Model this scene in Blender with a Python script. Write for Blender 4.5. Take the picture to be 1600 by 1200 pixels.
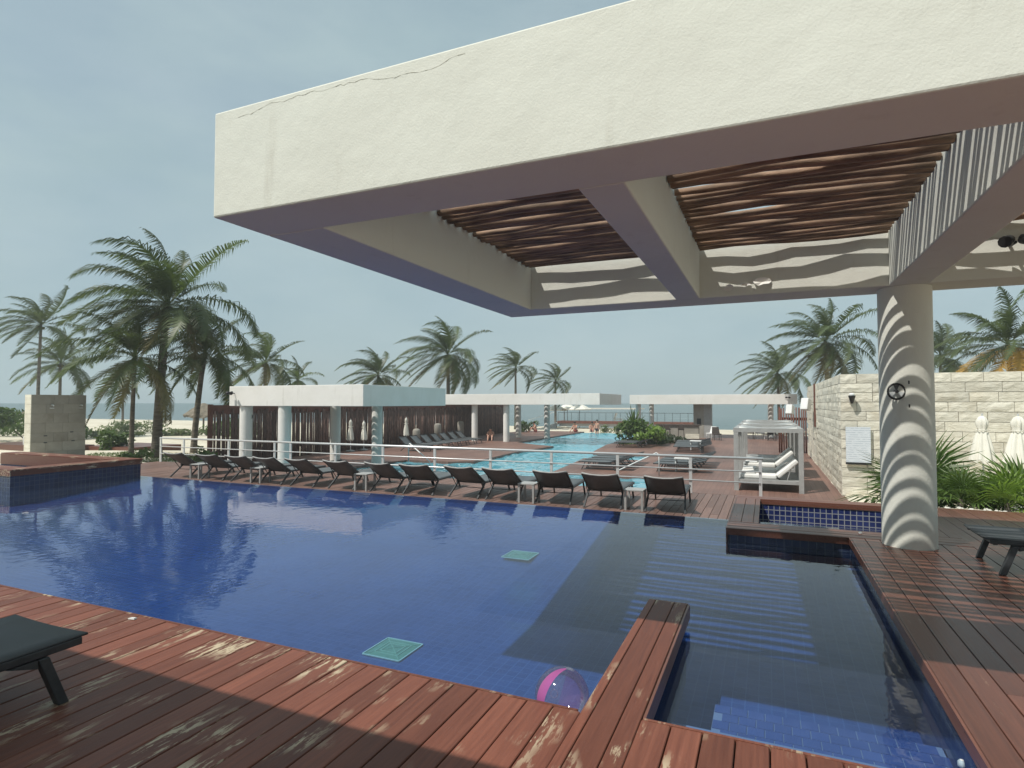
import bpy, bmesh, math, random
from mathutils import Vector, Matrix, Quaternion

R = math.radians
random.seed(7)
for o in list(bpy.data.objects):
    bpy.data.objects.remove(o)
scene = bpy.context.scene
col = scene.collection

# ------------------------------------------------------------------ camera, sky, sun, exposure
cam_data = bpy.data.cameras.new('camera')
cam = bpy.data.objects.new('camera', cam_data)
col.objects.link(cam)
cam.location = (0, 0, 1.6)
cam.rotation_euler = (R(90) + math.atan(30 / 918), 0, R(23.5))
cam_data.sensor_fit = 'HORIZONTAL'
cam_data.sensor_width = 36
cam_data.lens = 36 * 918 / 1600
cam_data.clip_start = 0.05
cam_data.clip_end = 30000
scene.camera = cam

SUN_DIR = Vector((0.40, 0.515, -1.0)).normalized()
SUN_ELEV = math.asin(-SUN_DIR.z)
SUN_AZ = math.atan2(-SUN_DIR.x, -SUN_DIR.y)

world = bpy.data.worlds.new('World')
scene.world = world
world.use_nodes = True
wn, wl = world.node_tree.nodes, world.node_tree.links
wn.clear()
w_out = wn.new('ShaderNodeOutputWorld')
w_bg = wn.new('ShaderNodeBackground')
w_sky = wn.new('ShaderNodeTexSky')
w_sky.sky_type = 'NISHITA'
w_sky.sun_disc = False
w_sky.sun_elevation = SUN_ELEV
w_sky.sun_rotation = SUN_AZ
w_sky.altitude = 0
w_sky.air_density = 1.0
w_sky.dust_density = 1.6
w_sky.ozone_density = 1.6
w_bg.inputs['Strength'].default_value = 0.110
# thin veil of cloud over the blue
tc = wn.new('ShaderNodeTexCoord')
mp = wn.new('ShaderNodeMapping')
mp.inputs['Scale'].default_value = (1.0, 1.0, 2.6)
wl.new(tc.outputs['Generated'], mp.inputs['Vector'])
nz = wn.new('ShaderNodeTexNoise')
nz.inputs['Scale'].default_value = 1.7
nz.inputs['Detail'].default_value = 6
nz.inputs['Roughness'].default_value = 0.55
wl.new(mp.outputs['Vector'], nz.inputs['Vector'])
rp = wn.new('ShaderNodeValToRGB')
rp.color_ramp.elements[0].position = 0.40
rp.color_ramp.elements[0].color = (0.72, 0.72, 0.72, 1)
rp.color_ramp.elements[1].position = 0.68
rp.color_ramp.elements[1].color = (1.0, 1.0, 1.0, 1)
wl.new(nz.outputs['Fac'], rp.inputs['Fac'])
mx = wn.new('ShaderNodeMix')
mx.data_type = 'RGBA'
wl.new(rp.outputs['Color'], mx.inputs['Factor'])
wl.new(w_sky.outputs['Color'], mx.inputs[6])
nz2 = wn.new('ShaderNodeTexNoise')
nz2.inputs['Scale'].default_value = 2.4
nz2.inputs['Detail'].default_value = 7
nz2.inputs['Roughness'].default_value = 0.6
wl.new(mp.outputs['Vector'], nz2.inputs['Vector'])
rp2 = wn.new('ShaderNodeValToRGB')
rp2.color_ramp.elements[0].position = 0.36
rp2.color_ramp.elements[0].color = (3.75, 4.65, 4.9, 1)
rp2.color_ramp.elements[1].position = 0.68
rp2.color_ramp.elements[1].color = (4.45, 5.25, 5.4, 1)
wl.new(nz2.outputs['Fac'], rp2.inputs['Fac'])
wl.new(rp2.outputs['Color'], mx.inputs[7])
tint = wn.new('ShaderNodeMix')
tint.data_type = 'RGBA'
tint.blend_type = 'MULTIPLY'
tint.inputs['Factor'].default_value = 1.0
tint.inputs[7].default_value = (0.94, 1.0, 1.01, 1)
wl.new(mx.outputs[2], tint.inputs[6])
wl.new(tint.outputs[2], w_bg.inputs['Color'])
wl.new(w_bg.outputs['Background'], w_out.inputs['Surface'])

sun_data = bpy.data.lights.new('sun', 'SUN')
sun_data.energy = 4.2
sun_data.angle = R(0.5)
sun_data.color = (1.0, 0.96, 0.89)
sun = bpy.data.objects.new('sun', sun_data)
col.objects.link(sun)
sun.rotation_euler = SUN_DIR.to_track_quat('-Z', 'Y').to_euler()
sun.location = (-10, -15, 30)

scene.view_settings.view_transform = 'Standard'
scene.view_settings.look = 'None'
scene.view_settings.exposure = 0.06
scene.view_settings.gamma = 1
scene.view_settings.use_curve_mapping = False
scene.render.engine = 'CYCLES'
scene.cycles.max_bounces = 10
scene.cycles.transparent_max_bounces = 24
scene.cycles.caustics_reflective = False
scene.cycles.caustics_refractive = False

# ------------------------------------------------------------------ materials
def new_mat(name):
    m = bpy.data.materials.new(name)
    m.use_nodes = True
    return m, m.node_tree.nodes, m.node_tree.links, m.node_tree.nodes['Principled BSDF']

def coords(n, l, stretch=(1, 1, 1), rnd=True):
    t = n.new('ShaderNodeTexCoord')
    m = n.new('ShaderNodeMapping')
    m.inputs['Scale'].default_value = stretch
    if rnd:
        i = n.new('ShaderNodeObjectInfo')
        mu = n.new('ShaderNodeMath')
        mu.operation = 'MULTIPLY'
        mu.inputs[1].default_value = 97.0
        l.new(i.outputs['Random'], mu.inputs[0])
        a = n.new('ShaderNodeVectorMath')
        a.operation = 'ADD'
        l.new(t.outputs['Object'], a.inputs[0])
        l.new(mu.outputs[0], a.inputs[1])
        l.new(a.outputs[0], m.inputs['Vector'])
    else:
        l.new(t.outputs['Object'], m.inputs['Vector'])
    return m.outputs['Vector']

def noise(n, l, vec, scale, detail=4, rough=0.55):
    t = n.new('ShaderNodeTexNoise')
    t.inputs['Scale'].default_value = scale
    t.inputs['Detail'].default_value = detail
    t.inputs['Roughness'].default_value = rough
    l.new(vec, t.inputs['Vector'])
    return t.outputs['Fac']

def ramp(n, l, fac, p0, p1, c0=(0, 0, 0), c1=(1, 1, 1)):
    r = n.new('ShaderNodeValToRGB')
    r.color_ramp.elements[0].position = p0
    r.color_ramp.elements[1].position = p1
    r.color_ramp.elements[0].color = (*c0, 1)
    r.color_ramp.elements[1].color = (*c1, 1)
    l.new(fac, r.inputs['Fac'])
    return r.outputs['Color']

def mixc(n, l, fac, a, b, blend='MIX'):
    m = n.new('ShaderNodeMix')
    m.data_type = 'RGBA'
    m.blend_type = blend
    for sock, v in ((m.inputs['Factor'], fac), (m.inputs[6], a), (m.inputs[7], b)):
        if isinstance(v, (int, float)):
            sock.default_value = v
        elif isinstance(v, tuple):
            sock.default_value = (*v, 1)
        else:
            l.new(v, sock)
    return m.outputs[2]

def bump(n, l, height, strength, dist=0.02, normal=None):
    b = n.new('ShaderNodeBump')
    b.inputs['Strength'].default_value = strength
    b.inputs['Distance'].default_value = dist
    l.new(height, b.inputs['Height'])
    if normal is not None:
        l.new(normal, b.inputs['Normal'])
    return b.outputs['Normal']

def vary(n, l, c, amount):
    """tone that differs from one object to the next"""
    i = n.new('ShaderNodeObjectInfo')
    m = n.new('ShaderNodeMapRange')
    m.inputs['To Min'].default_value = 1 - amount
    m.inputs['To Max'].default_value = 1 + amount
    l.new(i.outputs['Random'], m.inputs['Value'])
    return mixc(n, l, 1.0, c, m.outputs[0], 'MULTIPLY')

def simple(name, c1, c2=None, scale=6, rough=0.6, bumps=(), stretch=(1, 1, 1), rnd=0.0, metal=0, spec=0.5, p=(0.35, 0.65)):
    m, n, l, b = new_mat(name)
    v = coords(n, l, stretch)
    c = c1
    if c2 is not None:
        c = ramp(n, l, noise(n, l, v, scale, 5), p[0], p[1], c1, c2)
    if rnd:
        c = vary(n, l, c, rnd)
    if isinstance(c, tuple):
        b.inputs['Base Color'].default_value = (*c, 1)
    else:
        l.new(c, b.inputs['Base Color'])
    b.inputs['Roughness'].default_value = rough
    b.inputs['Metallic'].default_value = metal
    b.inputs['Specular IOR Level'].default_value = spec
    nrm = None
    for sc, st, di in bumps:
        nrm = bump(n, l, noise(n, l, v, sc, 4), st, di, nrm)
    if nrm is not None:
        l.new(nrm, b.inputs['Normal'])
    return m

M = {}

def plaster(name, base, dark, stain):
    m, n, l, b = new_mat(name)
    v = coords(n, l, rnd=False)
    c = ramp(n, l, noise(n, l, v, 1.1, 6), 0.35, 0.7, dark, base)
    vs = coords(n, l, (3.5, 3.5, 0.5), rnd=False)
    st = ramp(n, l, noise(n, l, vs, 1.6, 5, 0.65), 0.60, 0.80)
    c = mixc(n, l, st, c, stain)
    l.new(c, b.inputs['Base Color'])
    b.inputs['Roughness'].default_value = 0.85
    b.inputs['Specular IOR Level'].default_value = 0.25
    nr = bump(n, l, noise(n, l, v, 3.0, 3), 0.35, 0.03)
    nr = bump(n, l, noise(n, l, v, 70, 3), 0.30, 0.006, nr)
    l.new(nr, b.inputs['Normal'])
    return m

M['plaster'] = plaster('cream_plaster', (0.715, 0.72, 0.65), (0.68, 0.68, 0.61), (0.60, 0.59, 0.52))
M['white_plaster'] = plaster('white_plaster', (0.80, 0.78, 0.74), (0.74, 0.72, 0.67), (0.60, 0.58, 0.52))

def wood(name, a, c, worn, worn_p, rough, worn_mix=1.0):
    m, n, l, b = new_mat(name)
    vg = coords(n, l, (55, 2.2, 55))
    vw = coords(n, l, (24, 3.6, 24))
    v = coords(n, l, (1, 1, 1))
    g = noise(n, l, vg, 1.0, 5, 0.6)
    base = ramp(n, l, g, 0.3, 0.72, a, c)
    base = vary(n, l, base, 0.22)
    patch = ramp(n, l, noise(n, l, v, 1.7, 2), 0.51, 0.65)
    w1 = ramp(n, l, noise(n, l, vw, 1.0, 8, 0.74), worn_p, worn_p + 0.035)
    wm = mixc(n, l, 1.0, w1, patch, 'MULTIPLY')
    if worn_mix < 1:
        wm = mixc(n, l, 1.0, wm, (worn_mix,) * 3, 'MULTIPLY')
    l.new(mixc(n, l, wm, base, worn), b.inputs['Base Color'])
    rr = n.new('ShaderNodeMapRange')
    l.new(g, rr.inputs['Value'])
    rr.inputs['To Min'].default_value = rough - 0.1
    rr.inputs['To Max'].default_value = rough + 0.15
    l.new(rr.outputs[0], b.inputs['Roughness'])
    b.inputs['Specular IOR Level'].default_value = 0.30
    nr = bump(n, l, g, 0.35, 0.004)
    nr = bump(n, l, w1, 0.25, 0.002, nr)
    l.new(nr, b.inputs['Normal'])
    return m

M['deck_worn'] = wood('worn_red_deck_wood', (0.130, 0.044, 0.028), (0.205, 0.076, 0.048), (0.50, 0.41, 0.28), 0.515, 0.45)
M['deck_red'] = wood('red_deck_wood', (0.105, 0.042, 0.028), (0.17, 0.072, 0.050), (0.40, 0.30, 0.22), 0.62, 0.30, 0.5)
M['deck_brown'] = wood('brown_deck_wood', (0.135, 0.078, 0.062), (0.22, 0.135, 0.11), (0.34, 0.27, 0.22), 0.60, 0.42, 0.6)
M['joist'] = simple('dark_joists', (0.012, 0.008, 0.006), None, rough=0.9)
M['bark_pole'] = simple('peeled_roof_pole', (0.15, 0.098, 0.066), (0.40, 0.255, 0.165), 3, 0.75, ((30, 0.4, 0.01),), (1, 6, 6), 0.25)
M['fence_pole'] = simple('weathered_fence_pole', (0.075, 0.042, 0.034), (0.20, 0.12, 0.095), 4, 0.85, ((30, 0.4, 0.01),), (5, 5, 1), 0.4)
M['fence_rail'] = simple('fence_rail', (0.10, 0.035, 0.022), (0.16, 0.06, 0.04), 5, 0.7)

def decking(name, a, c):
    """far deck: boards too narrow to tell apart, gaps carried by the material"""
    m, n, l, b = new_mat(name)
    t = n.new('ShaderNodeTexCoord')
    br = n.new('ShaderNodeTexBrick')
    br.inputs['Scale'].default_value = 1.0
    br.inputs['Brick Width'].default_value = 3.4
    br.inputs['Row Height'].default_value = 0.15
    br.inputs['Mortar Size'].default_value = 0.006
    br.inputs['Color1'].default_value = (*a, 1)
    br.inputs['Color2'].default_value = (*c, 1)
    br.inputs['Mortar'].default_value = (0.02, 0.012, 0.01, 1)
    br.inputs['Bias'].default_value = 0
    sw = n.new('ShaderNodeMapping')
    sw.inputs['Rotation'].default_value = (0, 0, R(90))
    l.new(t.outputs['Object'], sw.inputs['Vector'])
    l.new(sw.outputs['Vector'], br.inputs['Vector'])
    v = coords(n, l, (20, 1.5, 1), rnd=False)
    v2 = coords(n, l, (1, 1, 1), rnd=False)
    c2 = mixc(n, l, 0.5, br.outputs['Color'], ramp(n, l, noise(n, l, v, 1, 5), 0.3, 0.7, a, c))
    c2 = mixc(n, l, 1.0, c2, ramp(n, l, noise(n, l, v2, 0.35, 4), 0.35, 0.7, (0.75, 0.75, 0.75), (1.2, 1.15, 1.1)), 'MULTIPLY')
    l.new(c2, b.inputs['Base Color'])
    b.inputs['Roughness'].default_value = 0.5
    l.new(bump(n, l, br.outputs['Fac'], -0.3, 0.01), b.inputs['Normal'])
    return m
M['far_deck'] = decking('far_deck_boards', (0.155, 0.085, 0.068), (0.235, 0.138, 0.110))

def tiles(name, a, c, grout, size, gap, rough=0.2, axis='xy'):
    m, n, l, b = new_mat(name)
    t = n.new('ShaderNodeTexCoord')
    sx = n.new('ShaderNodeSeparateXYZ')
    l.new(t.outputs['Object'], sx.inputs[0])
    cb = n.new('ShaderNodeCombineXYZ')
    if axis == 'xy':
        l.new(sx.outputs['X'], cb.inputs['X']); l.new(sx.outputs['Y'], cb.inputs['Y'])
    else:
        ad = n.new('ShaderNodeMath'); ad.operation = 'ADD'
        l.new(sx.outputs['X'], ad.inputs[0]); l.new(sx.outputs['Y'], ad.inputs[1])
        l.new(ad.outputs[0], cb.inputs['X']); l.new(sx.outputs['Z'], cb.inputs['Y'])
    br = n.new('ShaderNodeTexBrick')
    br.offset = 0.0
    br.inputs['Scale'].default_value = 1
    br.inputs['Brick Width'].default_value = size
    br.inputs['Row Height'].default_value = size
    br.inputs['Mortar Size'].default_value = gap
    br.inputs['Mortar Smooth'].default_value = 0.2
    br.inputs['Bias'].default_value = 0
    br.inputs['Color1'].default_value = (*a, 1)
    br.inputs['Color2'].default_value = (*c, 1)
    br.inputs['Mortar'].default_value = (*grout, 1)
    l.new(cb.outputs[0], br.inputs['Vector'])
    v = coords(n, l, (1, 1, 1), rnd=False)
    cc = mixc(n, l, 1.0, br.outputs['Color'], ramp(n, l, noise(n, l, v, 0.8, 5), 0.3, 0.7, (0.82, 0.82, 0.85), (1.15, 1.15, 1.12)), 'MULTIPLY')
    l.new(cc, b.inputs['Base Color'])
    b.inputs['Roughness'].default_value = rough
    l.new(bump(n, l, br.outputs['Fac'], -0.25, 0.004), b.inputs['Normal'])
    return m
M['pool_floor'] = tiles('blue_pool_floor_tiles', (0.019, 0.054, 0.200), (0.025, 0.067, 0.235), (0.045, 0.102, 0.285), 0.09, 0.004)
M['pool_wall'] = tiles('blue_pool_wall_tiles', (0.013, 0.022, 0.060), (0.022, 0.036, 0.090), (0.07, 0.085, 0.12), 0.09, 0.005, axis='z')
M['jacuzzi_tile'] = tiles('cobalt_band_tiles', (0.012, 0.020, 0.085), (0.026, 0.040, 0.14), (0.27, 0.28, 0.30), 0.085, 0.007, axis='z')
M['step_tile'] = simple('blue_step_tile', (0.034, 0.075, 0.25), (0.048, 0.095, 0.29), 3, 0.2, rnd=0.08)
M['grout'] = simple('pale_grout', (0.13, 0.20, 0.36), None, rough=0.8)
M['aqua_floor'] = None

def aqua():
    m, n, l, b = new_mat('aqua_pool_floor')
    v = coords(n, l, (1, 1, 1), rnd=False)
    c = ramp(n, l, noise(n, l, v, 1.5, 4), 0.3, 0.7, (0.10, 0.40, 0.48), (0.18, 0.52, 0.60))
    l.new(c, b.inputs['Base Color'])
    b.inputs['Roughness'].default_value = 0.4
    return m
M['aqua_floor'] = aqua()

def water(name, tint_c, s1, s2, st1, st2, stretch=(1, 1, 1), rot=0.0, ior=1.33, body=(0.12, 0.17, 0.30), murk=0.08, refl=1.0):
    m = bpy.data.materials.new(name)
    m.use_nodes = True
    n, l = m.node_tree.nodes, m.node_tree.links
    n.clear()
    out = n.new('ShaderNodeOutputMaterial')
    mix = n.new('ShaderNodeMixShader')
    tr = n.new('ShaderNodeBsdfTransparent')
    tr.inputs['Color'].default_value = (*tint_c, 1)
    gl = n.new('ShaderNodeBsdfGlossy')
    gl.inputs['Roughness'].default_value = 0.015
    gl.inputs['Color'].default_value = (1, 1, 1, 1)
    fr = n.new('ShaderNodeFresnel')
    fr.inputs['IOR'].default_value = ior
    t = n.new('ShaderNodeTexCoord')
    mp = n.new('ShaderNodeMapping')
    mp.inputs['Scale'].default_value = stretch
    mp.inputs['Rotation'].default_value = (0, 0, rot)
    l.new(t.outputs['Object'], mp.inputs['Vector'])
    v = mp.outputs['Vector']
    calm = ramp(n, l, noise(n, l, v, 0.35, 3), 0.38, 0.62, (0.25,) * 3, (1,) * 3)
    h1 = noise(n, l, v, s1, 3, 0.5)
    h2 = noise(n, l, v, s2, 2, 0.5)
    h2 = mixc(n, l, 1.0, h2, calm, 'MULTIPLY')
    nr = bump(n, l, h1, st1, 0.05)
    nr = bump(n, l, h2, st2, 0.02, nr)
    l.new(nr, gl.inputs['Normal'])
    l.new(nr, fr.inputs['Normal'])
    sc_ = n.new('ShaderNodeMath')
    sc_.operation = 'MULTIPLY'
    sc_.inputs[1].default_value = refl
    l.new(fr.outputs[0], sc_.inputs[0])
    l.new(sc_.outputs[0], mix.inputs[0])
    df = n.new('ShaderNodeBsdfDiffuse')
    l.new(ramp(n, l, noise(n, l, v, s2 * 0.8, 4, 0.6), 0.35, 0.68, tuple(c * 0.82 for c in body), tuple(c * 1.25 for c in body)), df.inputs['Color'])  # mottling paints ripple glints and caustics into the body colour
    mb_ = n.new('ShaderNodeMixShader')
    mb_.inputs[0].default_value = murk
    l.new(tr.outputs[0], mb_.inputs[1])
    l.new(df.outputs[0], mb_.inputs[2])
    l.new(mb_.outputs[0], mix.inputs[1])
    l.new(gl.outputs[0], mix.inputs[2])
    l.new(mix.outputs[0], out.inputs['Surface'])
    return m
M['pool_water'] = water('still_pool_water', (0.80, 0.90, 0.97), 1.2, 7.0, 0.06, 0.13, (1, 1, 1))
M['jacuzzi_water'] = water('plunge_water', (0.70, 0.78, 0.85), 1.1, 7.0, 0.05, 0.08)
M['aqua_water'] = water('rippled_aqua_water', (0.55, 0.95, 0.99), 0.9, 2.6, 0.3, 0.45, ior=1.2, body=(0.12, 0.44, 0.55), murk=0.75, refl=0.5)

def sea_mat():
    m, n, l, b = new_mat('sea_water')
    t = n.new('ShaderNodeTexCoord')
    mp = n.new('ShaderNodeMapping')
    mp.inputs['Rotation'].default_value = (0, 0, R(12))
    mp.inputs['Scale'].default_value = (0.12, 0.5, 1)
    l.new(t.outputs['Object'], mp.inputs['Vector'])
    v = mp.outputs['Vector']
    f = noise(n, l, v, 1.0, 6, 0.6)
    c = ramp(n, l, f, 0.3, 0.7, (0.075, 0.125, 0.13), (0.135, 0.19, 0.19))
    foam = ramp(n, l, noise(n, l, v, 0.35, 8, 0.68), 0.655, 0.70)
    l.new(mixc(n, l, foam, c, (0.72, 0.76, 0.76)), b.inputs['Base Color'])
    b.inputs['Roughness'].default_value = 0.35
    l.new(bump(n, l, f, 0.8, 1.0), b.inputs['Normal'])
    return m
M['sea'] = sea_mat()

def sand_mat():
    m, n, l, b = new_mat('pale_sand')
    v = coords(n, l, rnd=False)
    c = ramp(n, l, noise(n, l, v, 0.5, 6), 0.3, 0.7, (0.52, 0.46, 0.35), (0.68, 0.63, 0.51))
    debris = ramp(n, l, noise(n, l, v, 5, 5, 0.7), 0.64, 0.70)
    c = mixc(n, l, debris, c, (0.30, 0.25, 0.18))
    l.new(c, b.inputs['Base Color'])
    b.inputs['Roughness'].default_value = 0.95
    nr = bump(n, l, noise(n, l, v, 1.4, 5), 0.8, 0.15)
    nr = bump(n, l, noise(n, l, v, 12, 3), 0.5, 0.03, nr)
    l.new(nr, b.inputs['Normal'])
    return m
M['sand'] = sand_mat()

def stone_mat(name, a, c, rnd, strength=0.9, stain=(0.46, 0.39, 0.26)):
    m, n, l, b = new_mat(name)
    v = coords(n, l)
    k = ramp(n, l, noise(n, l, v, 2.5, 7, 0.65), 0.3, 0.72, a, c)
    st = ramp(n, l, noise(n, l, v, 1.1, 5, 0.65), 0.56, 0.75, (0, 0, 0), (0.7, 0.7, 0.7))
    k = mixc(n, l, st, k, stain)
    k = vary(n, l, k, rnd)
    l.new(k, b.inputs['Base Color'])
    b.inputs['Roughness'].default_value = 0.9
    b.inputs['Specular IOR Level'].default_value = 0.2
    vr = coords(n, l, (1, 1, 2.2))
    nr = bump(n, l, noise(n, l, vr, 4.5, 6, 0.6), strength, 0.07)
    nr = bump(n, l, noise(n, l, v, 45, 3), 0.3, 0.01, nr)
    l.new(nr, b.inputs['Normal'])
    return m
M['limestone'] = stone_mat('split_limestone', (0.60, 0.56, 0.46), (0.74, 0.71, 0.61), 0.13, 0.55, (0.52, 0.46, 0.35))
M['smooth_stone'] = stone_mat('sawn_travertine', (0.26, 0.24, 0.205), (0.33, 0.31, 0.27), 0.10, 0.15, (0.19, 0.165, 0.13))  # darkened to hold the shade of the shower wall's broad side
M['mortar'] = simple('mortar_joint', (0.24, 0.20, 0.14), None, rough=0.95)

M['charcoal'] = simple('charcoal_powder_coat', (0.025, 0.028, 0.031), (0.04, 0.043, 0.046), 20, 0.45, rnd=0.1)
M['sling'] = simple('charcoal_sling_mesh', (0.080, 0.090, 0.095), (0.110, 0.121, 0.126), 4, 0.55, ((240, 0.5, 0.003),), rnd=0.15)
M['sling_dark'] = simple('black_sling_mesh', (0.034, 0.038, 0.040), (0.05, 0.054, 0.057), 4, 0.55, ((240, 0.5, 0.003),))
M['black_metal'] = simple('black_metal', (0.015, 0.015, 0.016), None, rough=0.45)
M['steel'] = simple('brushed_steel', (0.68, 0.69, 0.69), (0.76, 0.76, 0.75), 9, 0.35, metal=0.45)
M['grey_metal'] = simple('grey_painted_metal', (0.30, 0.30, 0.29), (0.36, 0.36, 0.35), 6, 0.5)
M['white'] = simple('white_paint', (0.78, 0.78, 0.76), (0.70, 0.70, 0.68), 5, 0.5)
M['cushion'] = simple('white_cushion_cloth', (0.80, 0.79, 0.75), (0.72, 0.71, 0.67), 4, 0.9, ((60, 0.3, 0.01),))
M['canvas'] = simple('cream_canvas', (0.76, 0.74, 0.66), (0.66, 0.64, 0.56), 3, 0.9, ((40, 0.3, 0.01),), rnd=0.05)
M['grey_cloth'] = simple('grey_awning_cloth', (0.42, 0.43, 0.42), (0.50, 0.51, 0.50), 4, 0.9)
M['wicker'] = simple('dark_wicker', (0.035, 0.026, 0.02), (0.07, 0.05, 0.04), 30, 0.7, ((80, 0.6, 0.01),))
M['thatch'] = simple('grey_thatch', (0.16, 0.135, 0.10), (0.30, 0.255, 0.19), 5, 0.95, ((30, 0.9, 0.05),), (6, 6, 1))
M['trunk'] = simple('palm_trunk_bark', (0.10, 0.085, 0.065), (0.22, 0.19, 0.15), 3, 0.95, ((8, 0.8, 0.05),), (1, 1, 5), 0.15)
M['pebble'] = simple('white_pebble', (0.62, 0.60, 0.54), (0.72, 0.70, 0.64), 8, 0.8, rnd=0.15)
M['rubber'] = simple('dark_rubber', (0.02, 0.02, 0.02), None, rough=0.8)

def leaf_mat(name, a, c, rnd=0.25, trans=0.35, rough=0.45):
    m, n, l, b = new_mat(name)
    v = coords(n, l)
    k = ramp(n, l, noise(n, l, v, 2.2, 4), 0.3, 0.7, a, c)
    k = vary(n, l, k, rnd)
    l.new(k, b.inputs['Base Color'])
    b.inputs['Roughness'].default_value = rough
    b.inputs['Specular IOR Level'].default_value = 0.4
    tl = n.new('ShaderNodeBsdfTranslucent')
    l.new(mixc(n, l, 1.0, k, (1.1, 1.25, 0.6), 'MULTIPLY'), tl.inputs['Color'])
    mixs = n.new('ShaderNodeMixShader')
    mixs.inputs[0].default_value = trans
    out = n['Material Output']
    l.new(b.outputs[0], mixs.inputs[1])
    l.new(tl.outputs[0], mixs.inputs[2])
    l.new(mixs.outputs[0], out.inputs['Surface'])
    return m
M['frond'] = leaf_mat('palm_frond_green', (0.048, 0.070, 0.028), (0.095, 0.122, 0.050))
M['frond_dry'] = leaf_mat('palm_frond_yellowing', (0.11, 0.105, 0.045), (0.18, 0.15, 0.065))
M['frond_gold'] = leaf_mat('palm_frond_golden', (0.34, 0.19, 0.045), (0.42, 0.26, 0.07))
M['fan_leaf'] = leaf_mat('fan_palm_green', (0.060, 0.105, 0.028), (0.12, 0.18, 0.050), 0.3)
M['fan_lime'] = leaf_mat('fan_palm_lime', (0.14, 0.22, 0.04), (0.20, 0.29, 0.06), 0.2)
M['bush'] = leaf_mat('sea_grape_green', (0.055, 0.095, 0.026), (0.12, 0.18, 0.05), 0.2)
M['bush_pale'] = leaf_mat('dune_scrub_green', (0.10, 0.14, 0.05), (0.17, 0.20, 0.08), 0.2)
M['bush_dark'] = leaf_mat('dark_shrub_green', (0.025, 0.045, 0.018), (0.06, 0.085, 0.03), 0.2)
M['grass'] = leaf_mat('lawn_grass', (0.06, 0.10, 0.02), (0.11, 0.16, 0.035), 0.1)

def film(name, c, gloss, alpha):
    """thin clear vinyl: mostly see-through with a shine"""
    m = bpy.data.materials.new(name)
    m.use_nodes = True
    n, l = m.node_tree.nodes, m.node_tree.links
    n.clear()
    out = n.new('ShaderNodeOutputMaterial')
    tr = n.new('ShaderNodeBsdfTransparent'); tr.inputs['Color'].default_value = (*c, 1)
    df = n.new('ShaderNodeBsdfTranslucent'); df.inputs['Color'].default_value = (*c, 1)
    dd = n.new('ShaderNodeBsdfDiffuse'); dd.inputs['Color'].default_value = (*c, 1)
    gl = n.new('ShaderNodeBsdfGlossy'); gl.inputs['Roughness'].default_value = 0.06
    m0 = n.new('ShaderNodeMixShader'); m0.inputs[0].default_value = 0.5
    l.new(df.outputs[0], m0.inputs[1]); l.new(dd.outputs[0], m0.inputs[2])
    m1 = n.new('ShaderNodeMixShader'); m1.inputs[0].default_value = alpha
    l.new(tr.outputs[0], m1.inputs[1]); l.new(m0.outputs[0], m1.inputs[2])
    fr = n.new('ShaderNodeFresnel'); fr.inputs['IOR'].default_value = 1.45
    mu = n.new('ShaderNodeMath'); mu.operation = 'MULTIPLY'; mu.inputs[1].default_value = gloss
    l.new(fr.outputs[0], mu.inputs[0])
    m2 = n.new('ShaderNodeMixShader')
    l.new(mu.outputs[0], m2.inputs[0])
    l.new(m1.outputs[0], m2.inputs[1]); l.new(gl.outputs[0], m2.inputs[2])
    l.new(m2.outputs[0], out.inputs['Surface'])
    return m
M['vinyl_clear'] = film('clear_vinyl', (0.95, 0.92, 0.97), 0.55, 0.06)
M['vinyl_pink'] = film('pink_vinyl', (1.0, 0.28, 0.70), 0.55, 0.55)
M['vinyl_purple'] = film('violet_vinyl', (0.84, 0.60, 0.88), 0.55, 0.14)

def sign_mat():
    m, n, l, b = new_mat('notice_board_print')
    t = n.new('ShaderNodeTexCoord')
    w = n.new('ShaderNodeTexWave')
    w.bands_direction = 'Z'
    w.inputs['Scale'].default_value = 5.2
    w.inputs['Distortion'].default_value = 0.0
    l.new(t.outputs['Object'], w.inputs['Vector'])
    v = coords(n, l, (9, 1, 28), rnd=False)
    lines = ramp(n, l, w.outputs['Fac'], 0.55, 0.75)
    words_ = ramp(n, l, noise(n, l, v, 1.0, 1), 0.42, 0.46)
    k = mixc(n, l, 1.0, lines, words_, 'MULTIPLY')
    l.new(mixc(n, l, k, (0.66, 0.70, 0.74), (0.50, 0.55, 0.60)), b.inputs['Base Color'])
    b.inputs['Roughness'].default_value = 0.35
    return m
M['notice'] = sign_mat()

def skin_cloth(name, c):
    return simple(name, c, None, rough=0.6)
M['skin'] = simple('tanned_skin', (0.48, 0.26, 0.18), (0.56, 0.32, 0.23), 4, 0.5)
M['hair'] = simple('dark_hair', (0.02, 0.014, 0.01), None, rough=0.6)
M['swim_red'] = simple('coral_swimwear', (0.55, 0.12, 0.11), None, rough=0.7)
M['swim_dark'] = simple('dark_swimwear', (0.02, 0.02, 0.03), None, rough=0.7)

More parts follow.
